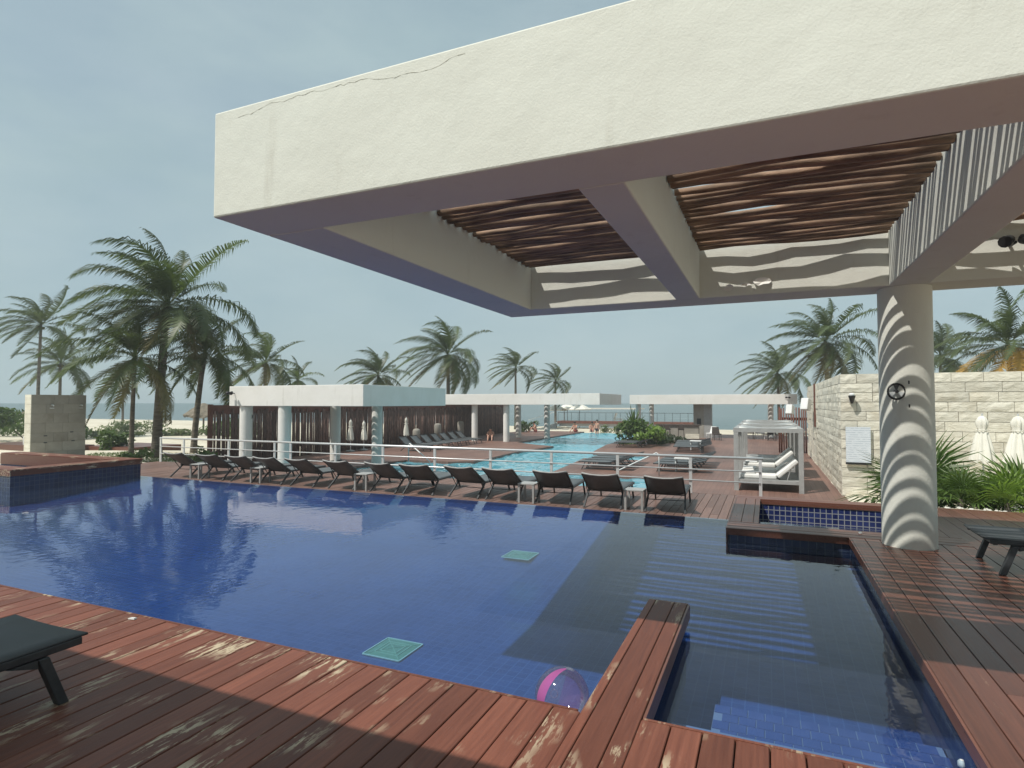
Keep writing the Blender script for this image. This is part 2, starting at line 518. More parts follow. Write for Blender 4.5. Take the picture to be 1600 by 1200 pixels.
# ------------------------------------------------------------------ mesh building
class MB:
    def __init__(self):
        self.v, self.f = [], []
    def add(self, vs, fs):
        k = len(self.v)
        self.v += [tuple(p) for p in vs]
        self.f += [tuple(i + k for i in f) for f in fs]
        return self
    def box(self, x0, x1, y0, y1, z0, z1):
        return self.add([(x0, y0, z0), (x1, y0, z0), (x1, y1, z0), (x0, y1, z0), (x0, y0, z1), (x1, y0, z1), (x1, y1, z1), (x0, y1, z1)],
                        [(0, 3, 2, 1), (4, 5, 6, 7), (0, 1, 5, 4), (1, 2, 6, 5), (2, 3, 7, 6), (3, 0, 4, 7)])
    def tube(self, pts, rad, seg=8, caps=True, flat=1.0):
        """a tube through points with one radius per point"""
        pts = [Vector(p) for p in pts]
        if not isinstance(rad, (list, tuple)):
            rad = [rad] * len(pts)
        k = len(self.v)
        up = Vector((0, 0, 1))
        for i, p in enumerate(pts):
            d = (pts[min(i + 1, len(pts) - 1)] - pts[max(i - 1, 0)]).normalized()
            u = up if abs(d.dot(up)) < 0.95 else Vector((0, 1, 0))
            a = d.cross(u).normalized()
            b = a.cross(d).normalized()
            for s in range(seg):
                t = 2 * math.pi * (s + 0.5) / seg
                q = p + (a * math.cos(t) + b * math.sin(t) * flat) * rad[i]
                self.v.append(tuple(q))
        for i in range(len(pts) - 1):
            for s in range(seg):
                a0 = k + i * seg + s
                a1 = k + i * seg + (s + 1) % seg
                self.f.append((a0, a1, a1 + seg, a0 + seg))
        if caps:
            self.f.append(tuple(k + s for s in range(seg))[::-1])
            e = k + (len(pts) - 1) * seg
            self.f.append(tuple(e + s for s in range(seg)))
        return self
    def lathe(self, prof, cx=0, cy=0, seg=24):
        k = len(self.v)
        for r, z in prof:
            for s in range(seg):
                t = 2 * math.pi * s / seg
                self.v.append((cx + r * math.cos(t), cy + r * math.sin(t), z))
        for i in range(len(prof) - 1):
            for s in range(seg):
                a0 = k + i * seg + s
                a1 = k + i * seg + (s + 1) % seg
                self.f.append((a0, a1, a1 + seg, a0 + seg))
        self.f.append(tuple(k + s for s in range(seg))[::-1])
        e = k + (len(prof) - 1) * seg
        self.f.append(tuple(e + s for s in range(seg)))
        return self
    def prism(self, poly, z0, z1):
        n = len(poly)
        self.add([(x, y, z0) for x, y in poly] + [(x, y, z1) for x, y in poly],
                 [tuple(range(n))[::-1], tuple(range(n, 2 * n))] + [(i, (i + 1) % n, n + (i + 1) % n, n + i) for i in range(n)])
        return self
    def mesh(self, name, mat, smooth=False):
        me = bpy.data.meshes.new(name)
        me.from_pydata(self.v, [], self.f)
        me.update()
        bm = bmesh.new()
        bm.from_mesh(me)
        bmesh.ops.recalc_face_normals(bm, faces=bm.faces)
        bm.to_mesh(me)
        bm.free()
        if mat is not None:
            me.materials.append(mat)
        if smooth:
            for p in me.polygons:
                p.use_smooth = len(p.vertices) <= 4      # flat end caps keep the sides round
        return me
    def build(self, name, mat, parent=None, smooth=False, loc=None):
        return put(name, self.mesh(name, mat, smooth), parent, loc)

def put(name, me, parent=None, loc=None, rot=None):
    o = bpy.data.objects.new(name, me)
    col.objects.link(o)
    if parent is not None:
        o.parent = parent
    if loc is not None:
        o.location = loc
    if rot is not None:
        o.rotation_euler = rot
    return o

def bevel(o, w=0.01, seg=2):
    m = o.modifiers.new('bevel', 'BEVEL')
    m.width = w
    m.segments = seg
    m.limit_method = 'ANGLE'
    return o

def thing(name, label, cat, loc=(0, 0, 0), rz=0, group=None):
    o = bpy.data.objects.new(name, None)
    o.empty_display_size = 0.2
    col.objects.link(o)
    o.location = loc
    o.rotation_euler = (0, 0, rz)
    o['label'] = label
    o['category'] = cat
    if group:
        o['group'] = group
    return o

def tag(o, label, cat, group=None):
    o['label'] = label
    o['category'] = cat
    if group:
        o['group'] = group
    return o

def shaft(r_, z0, z1):
    return [(r_, z0), (r_, z0 + 0.012), (r_, z1 - 0.012), (r_, z1)]

def structure(o):
    o['kind'] = 'structure'
    return o

def stuff(o):
    o['kind'] = 'stuff'
    return o

KIDS = {}
def copy_tree(root, loc, rz, label, group=None):
    r = root.copy()
    col.objects.link(r)
    r.location = loc
    r.rotation_euler = (0, 0, rz)
    r['label'] = label
    if group:
        r['group'] = group
    for ch in list(root.children):
        c = ch.copy()
        col.objects.link(c)
        c.parent = r
        for g in list(ch.children):
            d = g.copy()
            col.objects.link(d)
            d.parent = c
    return r

def smoothstep(t):
    t = max(0.0, min(1.0, t))
    return t * t * (3 - 2 * t)

# ------------------------------------------------------------------ ground and sea
def ground_z(x, y):
    if y < 13.8 and x > -17.3:
        return -1.9
    if -21.3 < x < 9 and 13.8 <= y < 52.5:
        return -1.9
    z = -1.1
    if x < -17:
        z += 0.42 * smoothstep((-17 - x) / 3) * smoothstep((24 - y) / 7)
        z += 0.36 * smoothstep((15.5 - y) / 3) * smoothstep((-17 - x) / 2)
    z += 0.10 * math.sin(x * 0.31 + y * 0.17) * math.sin(y * 0.23 - x * 0.11) if x < -22 else 0
    z -= 2.2 * smoothstep((y - 60) / 45)
    return z

def axis(lo, hi, a, b, step, coarse):
    r = []
    t = lo
    while t < a:
        r.append(t); t += coarse
    t = a
    while t < b:
        r.append(t); t += step
    t = b
    while t <= hi:
        r.append(t); t += coarse
    return r
gx = sorted(set(axis(-600, 600, -60, 30, 0.6, 60) + [-17.3, -17.29, -21.3, -21.29]))
gy = sorted(set(axis(-60, 240, -6, 110, 0.7, 30) + [13.8, 13.79, 52.5, 52.49]))
g = MB()
for y in gy:
    for x in gx:
        g.v.append((x, y, ground_z(x, y)))
W = len(gx)
for j in range(len(gy) - 1):
    for i in range(W - 1):
        g.f.append((j * W + i, j * W + i + 1, (j + 1) * W + i + 1, (j + 1) * W + i))
structure(g.build('ground', M['sand'], smooth=True))
s = MB()
s.add([(-14000, 70, -2.35), (14000, 70, -2.35), (14000, 16000, -2.35), (-14000, 16000, -2.35)], [(0, 1, 2, 3)])
structure(s.build('sea', M['sea']))

# ------------------------------------------------------------------ upper pool
WZ = -0.17
basin = MB()
def sheet(mb, x0, x1, y0, y1, z):
    mb.add([(x0, y0, z), (x1, y0, z), (x1, y1, z), (x0, y1, z)], [(0, 1, 2, 3)])
# gently rising floor towards the overflow edge
fl = MB()
fl.add([(-18, 2.9, -0.60), (0.9, 2.9, -0.60), (0.9, 5.5, -0.60), (-18, 5.5, -0.60), (0.9, 9.52, -0.22), (-18, 9.52, -0.22)],
       [(0, 1, 2, 3), (3, 2, 4, 5)])
structure(fl.build('pool_floor', M['pool_floor']))
wallb = MB()
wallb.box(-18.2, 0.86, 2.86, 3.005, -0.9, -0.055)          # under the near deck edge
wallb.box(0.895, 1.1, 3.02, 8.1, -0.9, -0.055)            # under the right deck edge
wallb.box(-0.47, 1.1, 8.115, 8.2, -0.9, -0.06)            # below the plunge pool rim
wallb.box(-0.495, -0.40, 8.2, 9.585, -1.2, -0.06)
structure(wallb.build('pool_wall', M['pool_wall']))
structure(MB().box(-18.2, -0.50, 9.522, 9.585, -1.2, WZ - 0.006).build('overflow_weir', M['pool_floor']))
ww = MB()
sheet(ww, -18, 0.90, 2.95, 9.57, WZ)
structure(ww.build('pool_water', M['pool_water']))

# submerged corner steps, their tiles laid one by one
step = MB()
step.box(-0.55, 0.89, 3.0, 3.66, -0.62, -0.305)
step.box(-0.34, 0.89, 3.66, 4.13, -0.62, -0.375)
st_o = structure(step.build('pool_step', M['grout']))
tm = MB().box(-0.047, 0.047, -0.047, 0.047, 0, 0.006).mesh('tile', M['step_tile'])
for row in range(11):
    y = 3.07 + row * 0.1
    if row < 6:
        xs, z = -0.50, -0.304
    else:
        xs, z = -0.29, -0.374
    off = 0.05 if row % 2 else 0
    x = xs + off
    while x < 0.86:
        put('tile', tm, st_o, (x, y, z))
        x += 0.1

# drains: pale green pyramidal gratings on the floor
def drain(loc, label):
    t = thing('pool_drain', label, 'drain', loc, 0, 'green drain gratings on the pool floor')
    gm = simple('drain_green', (0.06, 0.21, 0.17), (0.085, 0.26, 0.215), 20, 0.5)
    pm = simple('drain_edge', (0.26, 0.50, 0.53), None, rough=0.4)
    q = 0.19
    MB().add([(-q, -q, 0.002), (q, -q, 0.002), (q, q, 0.002), (-q, q, 0.002), (0, 0, 0.014)],
             [(0, 1, 4), (1, 2, 4), (2, 3, 4), (3, 0, 4), (3, 2, 1, 0)]).build('grating', gm, t)
    fr = MB()
    for a in (-1, 1):
        fr.box(-q, q, a * q - 0.006, a * q + 0.006, 0, 0.008)
        fr.box(a * q - 0.006, a * q + 0.006, -q + 0.006, q - 0.006, 0, 0.008)
    fr.build('frame', pm, t)
    pm2 = simple('drain_rib', (0.15, 0.38, 0.33), None, rough=0.5)
    for s_ in (0.62, 0.42):
        ri = MB()
        h = q * s_
        zz = 0.014 - 0.012 * s_
        for a in (-1, 1):
            ri.box(-h, h, a * h - 0.004, a * h + 0.004, zz - 0.004, zz + 0.004)
            ri.box(a * h - 0.005, a * h + 0.005, -h + 0.005, h - 0.005, zz - 0.004, zz + 0.004)
        ri.build('rib_ring', pm2, t)
    dg = MB()
    for a in (-1, 1):
        pass
    for a, b_ in ((-1, -1), (1, -1), (1, 1), (-1, 1)):
        dg.tube([(a * q, b_ * q, 0.004), (0, 0, 0.016)], 0.003, 4)
    dg.build('diagonal_rib', pm2, t)
    return t
drain((-3.09, 4.45, -0.594), 'green square drain grating on the blue pool floor, close to the near deck edge')
drain((-3.03, 7.25, -0.415), 'green square drain grating on the blue pool floor, far one near the overflow edge')

# ------------------------------------------------------------------ decks with boards laid one by one
PITCH = 0.150
def plank_mesh(w, l, t=0.028, mat=None, name='plank'):
    h, c = w / 2, 0.004
    prof = [(-h, -t), (h, -t), (h, -c), (h - c, 0), (-h + c, 0), (-h, -c)]
    m = MB()
    m.add([(x, 0, z) for x, z in prof] + [(x, l, z) for x, z in prof],
          [tuple(range(6))[::-1], tuple(range(6, 12))] + [(i, (i + 1) % 6, 6 + (i + 1) % 6, 6 + i) for i in range(6)])
    return m.mesh(name, mat)
_pm = {}
def plank(parent, x, y0, y1, z, mat, w=0.143, along='y'):
    key = (round(w, 3), round(y1 - y0, 2), mat.name)
    if key not in _pm:
        _pm[key] = plank_mesh(w, y1 - y0, mat=mat)
    o = put('plank', _pm[key], parent)
    dz = random.uniform(-0.0015, 0.0015)
    if along == 'y':
        o.location = (x, y0, z + dz)
    else:
        o.location = (y0, x, z + dz)
        o.rotation_euler = (0, 0, R(-90))
    return o

nd = MB()
nd.box(-9.2, 0.86, -3.2, 2.86, -0.20, -0.035)
near_deck = structure(nd.build('pool_deck', M['joist']))
x = -0.61 + PITCH / 2
k = 0
xs = []
while x < 0.93:
    xs.append((x, 3.035)); x += PITCH
x = -0.91 - PITCH / 2
while x > -9.1:
    xs.append((x, 2.985)); x -= PITCH
for x, ye in xs:
    cut = random.choice((None, None, -0.4, 0.3, 0.9))
    if cut is None:
        plank(near_deck, x, -3.1, ye, 0, M['deck_worn'])
    else:
        plank(near_deck, x, -3.1, cut - 0.003, 0, M['deck_worn'])
        plank(near_deck, x, cut + 0.003, ye, 0, M['deck_worn'])
ntrim = MB()
ntrim.box(-9.2, -0.93, 2.987, 3.006, -0.075, 0.001)
ntrim.build('edge_trim', M['deck_worn'], near_deck)
ntrim = MB()
ntrim.box(-0.60, 0.86, 3.037, 3.056, -0.075, 0.001)
ntrim.build('edge_trim', M['deck_worn'], near_deck)

# narrow wooden spur running out into the pool
sp = MB()
sp.box(-0.895, -0.62, 3.0, 4.87, -0.9, -0.035)
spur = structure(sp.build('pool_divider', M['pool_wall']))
for xx, w in ((-0.885, 0.052), (-0.782, 0.143), (-0.657, 0.095)):
    plank(spur, xx, -3.1, 4.90, 0.001, M['deck_worn'], w)
MB().box(-0.603, -0.588, 3.06, 4.90, -0.11, -0.001).build('side_board', M['deck_red'], spur)
MB().box(-0.91, -0.60, 4.903, 4.92, -0.11, -0.001).build('end_board', M['deck_red'], spur)

rd = MB()
rd.box(1.1, 7.2, -3.2, 8.08, -0.20, -0.035)
rd.box(2.15, 7.2, 8.08, 10.86, -0.20, -0.035)
right_deck = structure(rd.build('pool_deck', M['joist']))
x = 0.88 + PITCH / 2 + 0.003
while x < 7.1:
    ye = 8.075 if x < 2.1 else 10.88
    cuts = sorted(random.sample([1.2, 2.4, 4.1, 5.6, 6.6], 2))
    y0 = -3.1
    for c_ in cuts + [ye + 0.003]:
        plank(right_deck, x, y0, c_ - 0.003, 0, M['deck_red'])
        y0 = c_ + 0.003
    x += PITCH
MB().box(0.868, 0.883, 3.06, 8.10, -0.085, -0.003).build('edge_board', M['deck_red'], right_deck)
MB().box(2.2, 7.2, 10.884, 10.92, -0.2, -0.002).build('edge_board', M['deck_brown'], right_deck)

# deck that carries the row of loungers, one step down behind the overflow edge
ud = MB()
ud.box(-19.3, 2.15, 9.9, 13.76, -0.60, -0.435)
low_deck = structure(ud.build('lounger_deck', M['joist']))
x = -19.2
while x < 1.95:
    c_ = random.choice((11.2, 11.9, 12.6))
    plank(low_deck, x, 9.92, c_ - 0.003, -0.4, M['deck_brown'])
    plank(low_deck, x, c_ + 0.003, 13.72, -0.4, M['deck_brown'])
    x += PITCH
MB().box(-19.3, 2.1, 13.725, 13.765, -0.62, -0.398).build('edge_board', M['deck_brown'], low_deck)
ch = MB()
ch.box(-18.2, -0.5, 9.585, 9.9, -1.2, -0.62)
structure(ch.build('overflow_channel', M['pool_wall']))

# plunge pool in the right corner
jz = MB()
jz.box(-0.40, 2.1, 8.2, 8.56, -0.75, -0.03)
jz.box(-0.40, -0.15, 8.56, 10.72, -0.75, -0.03)
jz.box(-0.40, 2.1, 10.72, 11.02, -0.75, -0.03)
jz.box(1.82, 2.1, 8.56, 10.72, -0.75, -0.03)
jz.box(-0.15, 1.82, 8.56, 10.72, -0.75, -0.62)
jac = structure(jz.build('plunge_pool', M['jacuzzi_tile']))
for k, yy in enumerate((8.175, 8.325, 8.475)):
    plank(jac, yy, -0.50, 2.14, 0.0, M['deck_red'], along='x')
for xx in (-0.425, -0.275):
    o = plank(jac, xx, 8.555, 10.715, 0.0, M['deck_red'])
plank(jac, -0.165, 8.555, 10.715, 0.0, M['deck_red'], 0.066)
for yy in (10.795, 10.945):
    plank(jac, yy, -0.50, 2.14, 0.0, M['deck_red'], along='x')
for xx in (1.90, 2.05):
    plank(jac, xx, 8.555, 10.715, 0.0, M['deck_red'])
MB().box(-0.51, 0.868, 8.080, 8.098, -0.085, -0.002).build('edge_board', M['deck_red'], jac)
MB().box(-0.515, -0.498, 8.10, 11.02, -0.40, -0.002).build('edge_board', M['deck_red'], jac)
MB().box(-0.15, 1.82, 10.705, 10.720, -0.08, -0.03).build('edge_board', M['deck_red'], jac)
jw = MB()
sheet(jw, -0.149, 1.819, 8.561, 10.703, -0.36)
structure(jw.build('plunge_water', M['jacuzzi_water']))

# ------------------------------------------------------------------ lower terrace and turquoise pool
LZ = -1.0
ld = MB()
ld.prism([(-21.2, 13.77), (-15.9, 13.77), (-15.57, 20.89), (-15.21, 22.85), (-13.08, 22.94), (-12.14, 23.60), (-12.10, 25.31), (-12.33, 28.35), (-11.94, 33.79), (-13.2, 34.4), (-15.4, 36.2), (-15.4, 52), (-21.2, 52)], -1.8, LZ)
structure(ld.build('lower_terrace', M['far_deck']))
ld = MB()
ld.prism([(-3.2, 13.77), (1.95, 13.77), (1.95, 34.0), (9, 34.0), (9, 52.0), (-9.7, 52.0), (-9.3, 36.2), (-8.7, 31.2), (-8.4, 29.9), (-5.4, 29.9),
          (-5.4, 27.0), (-8.0, 27.0), (-7.5, 21.1), (-3.2, 21.0)], -1.8, LZ)
structure(ld.build('lower_terrace', M['far_deck']))
lf = MB()
sheet(lf, -21, 2, 13.7, 52.2, -1.17)
structure(lf.build('lower_pool_floor', M['aqua_floor']))
lw = MB()
wr = random.Random(21)
waves = []
for i in range(9):
    th, wlen = wr.uniform(0, 6.28), wr.uniform(0.45, 1.5)
    waves.append((math.cos(th) * 6.283 / wlen, math.sin(th) * 6.283 / wlen, wr.uniform(0, 6.28), 0.0085 * (wlen / 0.9)))
WX, WY = 100, 210
for j in range(WY + 1):
    y = 13.8 + 38.2 * j / WY
    for i in range(WX + 1):
        x = -16.5 + 13.5 * i / WX
        lw.v.append((x, y, -1.09 + sum(am * math.sin(kx * x + ky * y + ph) for kx, ky, ph, am in waves)))
for j in range(WY):
    for i in range(WX):
        q = j * (WX + 1) + i
        lw.f.append((q, q + 1, q + WX + 2, q + WX + 1))
structure(lw.build('lower_pool_water', M['aqua_water'], smooth=True))
lb = MB()
lb.box(-16, -3.1, 13.77, 14.3, -1.8, LZ)
structure(lb.build('lower_pool_kerb', M['far_deck']))

# ------------------------------------------------------------------ near pergola
ZB, ZT = 2.91, 3.66
pg = thing('pergola', 'large cream pergola with deep fascia and pole ceiling overhanging the near pool', 'pergola', (0, 0, 0))
def beam(name, x0, x1, y0, y1, z0=ZB, z1=ZT, parent=None, mat=None, w=0.012):
    o = MB().box(x0, x1, y0, y1, z0, z1).build(name, mat or M['plaster'], parent or pg)
    return bevel(o, w, 2)
beam('fascia', -3.58, 6.6, 2.93, 3.43)
beam('side_beam', -3.58, -3.03, 3.43, 7.65)
beam('back_beam', -3.58, 6.6, 7.65, 8.20)
beam('cross_beam', -1.05, -0.76, 3.43, 7.65, ZB, ZT - 0.004)
beam('cross_beam', 1.26, 1.64, 3.43, 7.65, ZB, ZT - 0.004)
beam('cross_beam', 3.66, 4.00, 3.43, 7.65, ZB, ZT - 0.004)
c_ = MB().lathe(shaft(0.265, -0.03, ZB + 0.002), 1.45, 7.93, 48).build('column', M['plaster'], pg, True)
MB().lathe(shaft(0.265, -0.03, ZB + 0.002), 5.6, 7.93, 32).build('column', M['plaster'], pg, True)
MB().lathe(shaft(0.265, -0.03, ZB + 0.002), 5.6, 3.2, 32).build('column', M['plaster'], pg, True)
# ceiling poles
rng = random.Random(3)
def wobble_pole(x0, x1, y, z, r):
    pts, rad = [], []
    n = 9
    ph, ph2, am = rng.uniform(0, 6), rng.uniform(0, 6), rng.uniform(0.008, 0.03)
    tp = rng.uniform(-0.16, 0.16)
    for i in range(n):
        t = i / (n - 1)
        pts.append((x0 + (x1 - x0) * t, y + am * math.sin(ph + t * 5.5) + 0.5 * am * math.sin(ph2 + 15 * t), z + am * 0.6 * math.sin(ph2 + t * 6)))
        rad.append(r * (1 + tp * (t - 0.5) + rng.uniform(-0.07, 0.07)))
    return MB().tube(pts, rad, 8)
for x0, x1 in ((-3.02, -1.06), (-0.75, 1.25), (1.65, 3.65)):
    y = 3.50
    while y < 7.62:
        r = rng.uniform(0.026, 0.046)
        wobble_pole(x0, x1, y + r, 3.50 + r * 0.5, r).build('ceiling_pole', M['bark_pole'], pg, True)
        y += 2 * r + rng.choice((0.03, 0.038, 0.046, 0.056, 0.068))
# crack under the top edge of the fascia, and peeled paint on the inside of the back beam
cr = MB()
px, pz = -3.35, 3.585
while px < -1.6:
    nx, nz_ = px + rng.uniform(0.02, 0.06), max(3.57, min(3.63, pz + rng.uniform(-0.014, 0.015)))
    cr.tube([(px, 2.929, pz), (nx, 2.929, nz_)], [rng.uniform(0.0002, 0.0016), 0.0005], 4)
    px, pz = nx, nz_
cr.build('plaster_crack', simple('hairline_crack', (0.47, 0.45, 0.38), None, rough=0.9), pg)
for cx, cz, s_ in ((-0.42, 3.02, 0.07), (-0.22, 3.04, 0.05), (-0.04, 3.06, 0.09)):
    fk = MB()
    n = 9
    ring = []
    for i in range(n):
        t = 2 * math.pi * i / n
        rr = s_ * rng.uniform(0.6, 1.25)
        ring.append((cx + rr * math.cos(t), 7.648 - rng.uniform(0.004, 0.035), cz + 0.55 * rr * math.sin(t)))
    fk.add([(cx, 7.645, cz)] + ring, [(0, i + 1, (i + 1) % n + 1) for i in range(n)])
    fk.build('peeled_paint', M['white_plaster'], pg)

# round metal fitting on the column
ft = thing('ring_fitting', 'black ring fitting with three spokes strapped to the near striped column', 'fitting', (1.31, 7.664, 1.73), R(10))
rg = MB()
rg.tube([(0.085 * math.cos(2 * math.pi * i / 20), 0, 0.085 * math.sin(2 * math.pi * i / 20)) for i in range(21)], 0.011, 6)
rg.build('ring', M['black_metal'], ft, True)
for a in (90, 210, 330):
    sp_ = MB()
    a0, a1 = R(a - 22), R(a + 22)
    sp_.prism([(0, 0), (0.076 * math.cos(a0), 0.076 * math.sin(a0)), (0.076 * math.cos(a1), 0.076 * math.sin(a1))], -0.006, 0.006)
    o = sp_.build('spoke', M['steel'] if a != 90 else M['black_metal'], ft)
    o.rotation_euler = (R(90), 0, 0)
bk = MB()
bk.tube([(0, 0.04, 0), (0, -0.02, 0)], 0.018, 8)
bk.build('hub', M['black_metal'], ft)
for dx, dz in ((0.13, 0.10), (0.13, -0.16)):
    b2 = MB()
    b2.box(dx - 0.02, dx + 0.02, -0.02, 0.03 if dx > 0 else 0.07, dz - 0.02, dz + 0.02)
    bevel(b2.build('mount_clip', M['black_metal'], ft), 0.004)

# floodlight under the back beam
def flood(loc, rz, label, name='spot_lamp', mat=None):
    t = thing(name, label, 'lamp', loc, rz, 'small black lamp fittings on the canopies')
    m_ = mat or M['black_metal']
    MB().tube([(0, 0.10, 0.0), (0, -0.06, 0.0)], 0.016, 6).build('arm', m_, t)
    MB().tube([(-0.05, -0.06, 0.03), (-0.12, -0.16, -0.01)], [0.05, 0.06], 10).build('lamp_head', m_, t, True)
    MB().tube([(0.05, -0.06, 0.03), (0.12, -0.16, -0.01)], [0.05, 0.06], 10).build('lamp_head', m_, t, True)
    return t
flood((2.34, 7.55, 3.24), 0, 'black twin spot lamp on the inner face of the near pergola back beam')

# canopy behind the viewer whose shade falls on the left of the near deck
rc = thing('rear_canopy', 'unseen cream flat canopy behind the viewer, enlarged and walled to deepen the deck shade', 'canopy', (0, 0, 0))
beam('roof', -16, -2.46, -6.0, 0.52, ZB, ZT, rc)  # roof extended left and back to block more sky
beam('added_sky_block', -16, -2.46, -6.3, -6.003, -0.03, ZT, rc)  # unseen wall, added to cut sky light on the near deck
for xx in (-9.5, -4.0):
    MB().lathe(shaft(0.265, -0.03, ZB + 0.002), xx, -2.6, 24).build('column', M['plaster'], rc, True)

# ------------------------------------------------------------------ far pavilions
def pavilion(name, label, x0, x1, y0, y1, z0, z1, cols, base, r, fw=0.4, bars=True):
    t = thing(name, label, 'pavilion', (0, 0, 0))
    beam('fascia', x0, x1, y0, y0 + fw, z0, z1, t, M['white_plaster'])
    beam('fascia', x0, x1, y1 - fw, y1, z0, z1, t, M['white_plaster'])
    beam('side_beam', x0, x0 + fw, y0 + fw, y1 - fw, z0, z1 - 0.003, t, M['white_plaster'])
    beam('side_beam', x1 - fw, x1, y0 + fw, y1 - fw, z0, z1 - 0.003, t, M['white_plaster'])
    for cx, cy in cols:
        MB().lathe(shaft(r, base, z0 + 0.05), cx, cy, 28).build('column', M['white_plaster'], t, True)
    y = y0 + fw + 0.1
    while y < y1 - fw - 0.05:
        rr = rng.uniform(0.045, 0.06)
        wobble_pole(x0 + fw + 0.01, x1 - fw - 0.01, y, z1 - 0.14, rr).build('ceiling_pole', M['bark_pole'], t, True)
        y += 2 * rr + rng.choice((0.03, 0.05, 0.08))
    return t
pavilion('pool_pavilion', 'white flat-roofed pavilion on four round columns behind the steel railing, nearest of the far ones',
         -17.6, -11.75, 15.2, 20.4, 1.50, 2.20, [(-17.05, 15.45), (-15.25, 15.45), (-16.9, 20.0), (-14.75, 20.0)], LZ, 0.215)
pavilion('pool_pavilion', 'white flat-roofed pavilion on round columns beside the pole fence, middle one with palms above',
         -21.0, -9.6, 35.8, 41.7, 1.50, 2.22, [(-18.6, 36.3), (-16.2, 36.3), (-17.3, 41.0), (-15.0, 41.0)], LZ, 0.21)
pavilion('bar_pavilion', 'long white flat-roofed bar pavilion before the sea, farthest one to the right of centre',
         -9.8, 1.9, 45.4, 50.0, 1.52, 2.24, [(-9.3, 46.2), (-8.7, 48.5), (0.2, 48.5)], LZ, 0.2)

# bar below the far pavilion
bar = thing('bar_counter', 'stone clad bar counter with dark top under the farthest white canopy', 'bar', (-5.6, 43.4, LZ))
MB().box(-1.7, 1.1, 0, 0.6, 0, 1.0).build('counter_front', M['smooth_stone'], bar)
MB().box(-1.8, 1.2, -0.1, 0.75, 1.0, 1.07).build('counter_top', M['wicker'], bar)
MB().box(0.2, 1.15, -0.06, -0.005, 0.08, 0.42).build('plinth_panel', M['limestone'], bar)
bp = thing('bar_pillar', 'square grey pillar rising from the bar counter to the canopy', 'pillar', (-4.4, 46.2, LZ))
MB().box(-0.75, 0.0, 0, 0.7, 0, 2.52).build('shaft', M['smooth_stone'], bp)
MB().box(0.0, 0.55, 0.02, 0.72, 0, 2.52).build('shaft', M['grey_metal'], bp)
MB().box(-0.5, -0.2, -0.05, -0.003, 1.0, 1.45).build('switch_box', M['black_metal'], bp)

def stool_proto(loc, label):
    t = thing('bar_stool', label, 'stool', loc, 0, 'bar stools along the bar')
    for sx in (-1, 1):
        for sy in (-1, 1):
            MB().tube([(sx * 0.17, sy * 0.17, 0.72), (sx * 0.21, sy * 0.21, 0)], 0.018, 6).build('leg', M['wicker'], t)
    MB().box(-0.21, 0.21, -0.21, 0.21, 0.72, 0.79).build('seat', M['wicker'], t)
    MB().box(-0.21, 0.21, -0.24, -0.20, 0.79, 1.1).build('backrest', M['wicker'], t)
    return t
st1 = stool_proto((-6.55, 42.7, LZ), 'dark wicker bar stool by the plant, left of the pair at the bar')
copy_tree(st1, (-5.6, 42.7, LZ), 0.1, 'dark wicker bar stool nearer the middle of the bar counter')

def chair_proto(loc, rz, label, m_, group):
    t = thing('dining_chair', label, 'chair', loc, rz, group)
    for sx in (-1, 1):
        for sy in (-1, 1):
            MB().tube([(sx * 0.22, sy * 0.22, 0.44), (sx * 0.24, sy * 0.24, 0)], 0.02, 6).build('leg', m_, t)
    MB().box(-0.26, 0.26, -0.26, 0.26, 0.40, 0.47).build('seat', m_, t)
    MB().add([(-0.27, -0.25, 0.47), (0.27, -0.25, 0.47), (0.22, -0.36, 0.92), (-0.22, -0.36, 0.92), (-0.27, -0.20, 0.47), (0.27, -0.20, 0.47), (0.22, -0.32, 0.92), (-0.22, -0.32, 0.92)],
             [(0, 1, 2, 3), (4, 7, 6, 5), (0, 4, 5, 1), (1, 5, 6, 2), (2, 6, 7, 3), (3, 7, 4, 0)]).build('backrest', m_, t)
    return t
GR = 'dark wicker chairs on the far terrace'
ch1 = chair_proto((-3.3, 43.6, LZ), R(200), 'dark wicker chair just right of the bar counter', M['wicker'], GR)
for i, (px, py, rz, lb_) in enumerate(((0.0, 45.0, 40, 'dark wicker chair seen through the cabana, left of the far group'),
                                       (-1.2, 46.2, 100, 'dark wicker chair beyond the cabana roof edge, farthest left of its group'),
                                       (0.7, 44.2, 260, 'dark wicker chair seen through the middle of the cabana'),
                                       (1.4, 45.6, 180, 'dark wicker chair seen through the right side of the cabana'))):
    copy_tree(ch1, (px, py, LZ), R(rz), lb_)
chair_proto((-3.75, 44.6, LZ), R(150), 'white chair right of the bar counter, facing the sea', M['white'], 'white chairs by the bar')
chair_proto((-0.55, 46.8, LZ), R(20), 'white chair among dark wicker chairs beyond the cabana', M['white'], 'white chairs by the bar')

# ------------------------------------------------------------------ pole fence
fn = thing('pole_fence', 'long fence of dark upright poles behind the pool pavilions', 'fence', (-21.3, 0, 0))
MB().box(-0.05, 0.05, 17.5, 47.4, 1.12, 1.52).build('top_rail', M['fence_rail'], fn)
MB().box(-0.10, -0.05, 17.5, 47.4, -0.55, -0.42).build('bottom_rail', M['fence_rail'], fn)
MB().box(-0.06, 0.10, 17.38, 17.52, -1.2, 1.55).build('end_post', M['fence_rail'], fn)
y = 17.62
while y < 47.3:
    r = rng.uniform(0.035, 0.058)
    dx, dy = rng.uniform(-0.02, 0.02), rng.uniform(-0.03, 0.03)
    MB().tube([(0.09, y, -1.1), (0.09 + dx, y + dy, 0.2), (0.09, y + dy * 0.3, 1.12 + rng.uniform(0.0, 0.25))], [r, r * 0.95, r * 0.85], 6).build('fence_pole', M['fence_pole'], fn, True)
    y += 2 * r + rng.choice((0.0, 0.004, 0.008, 0.015, 0.04))
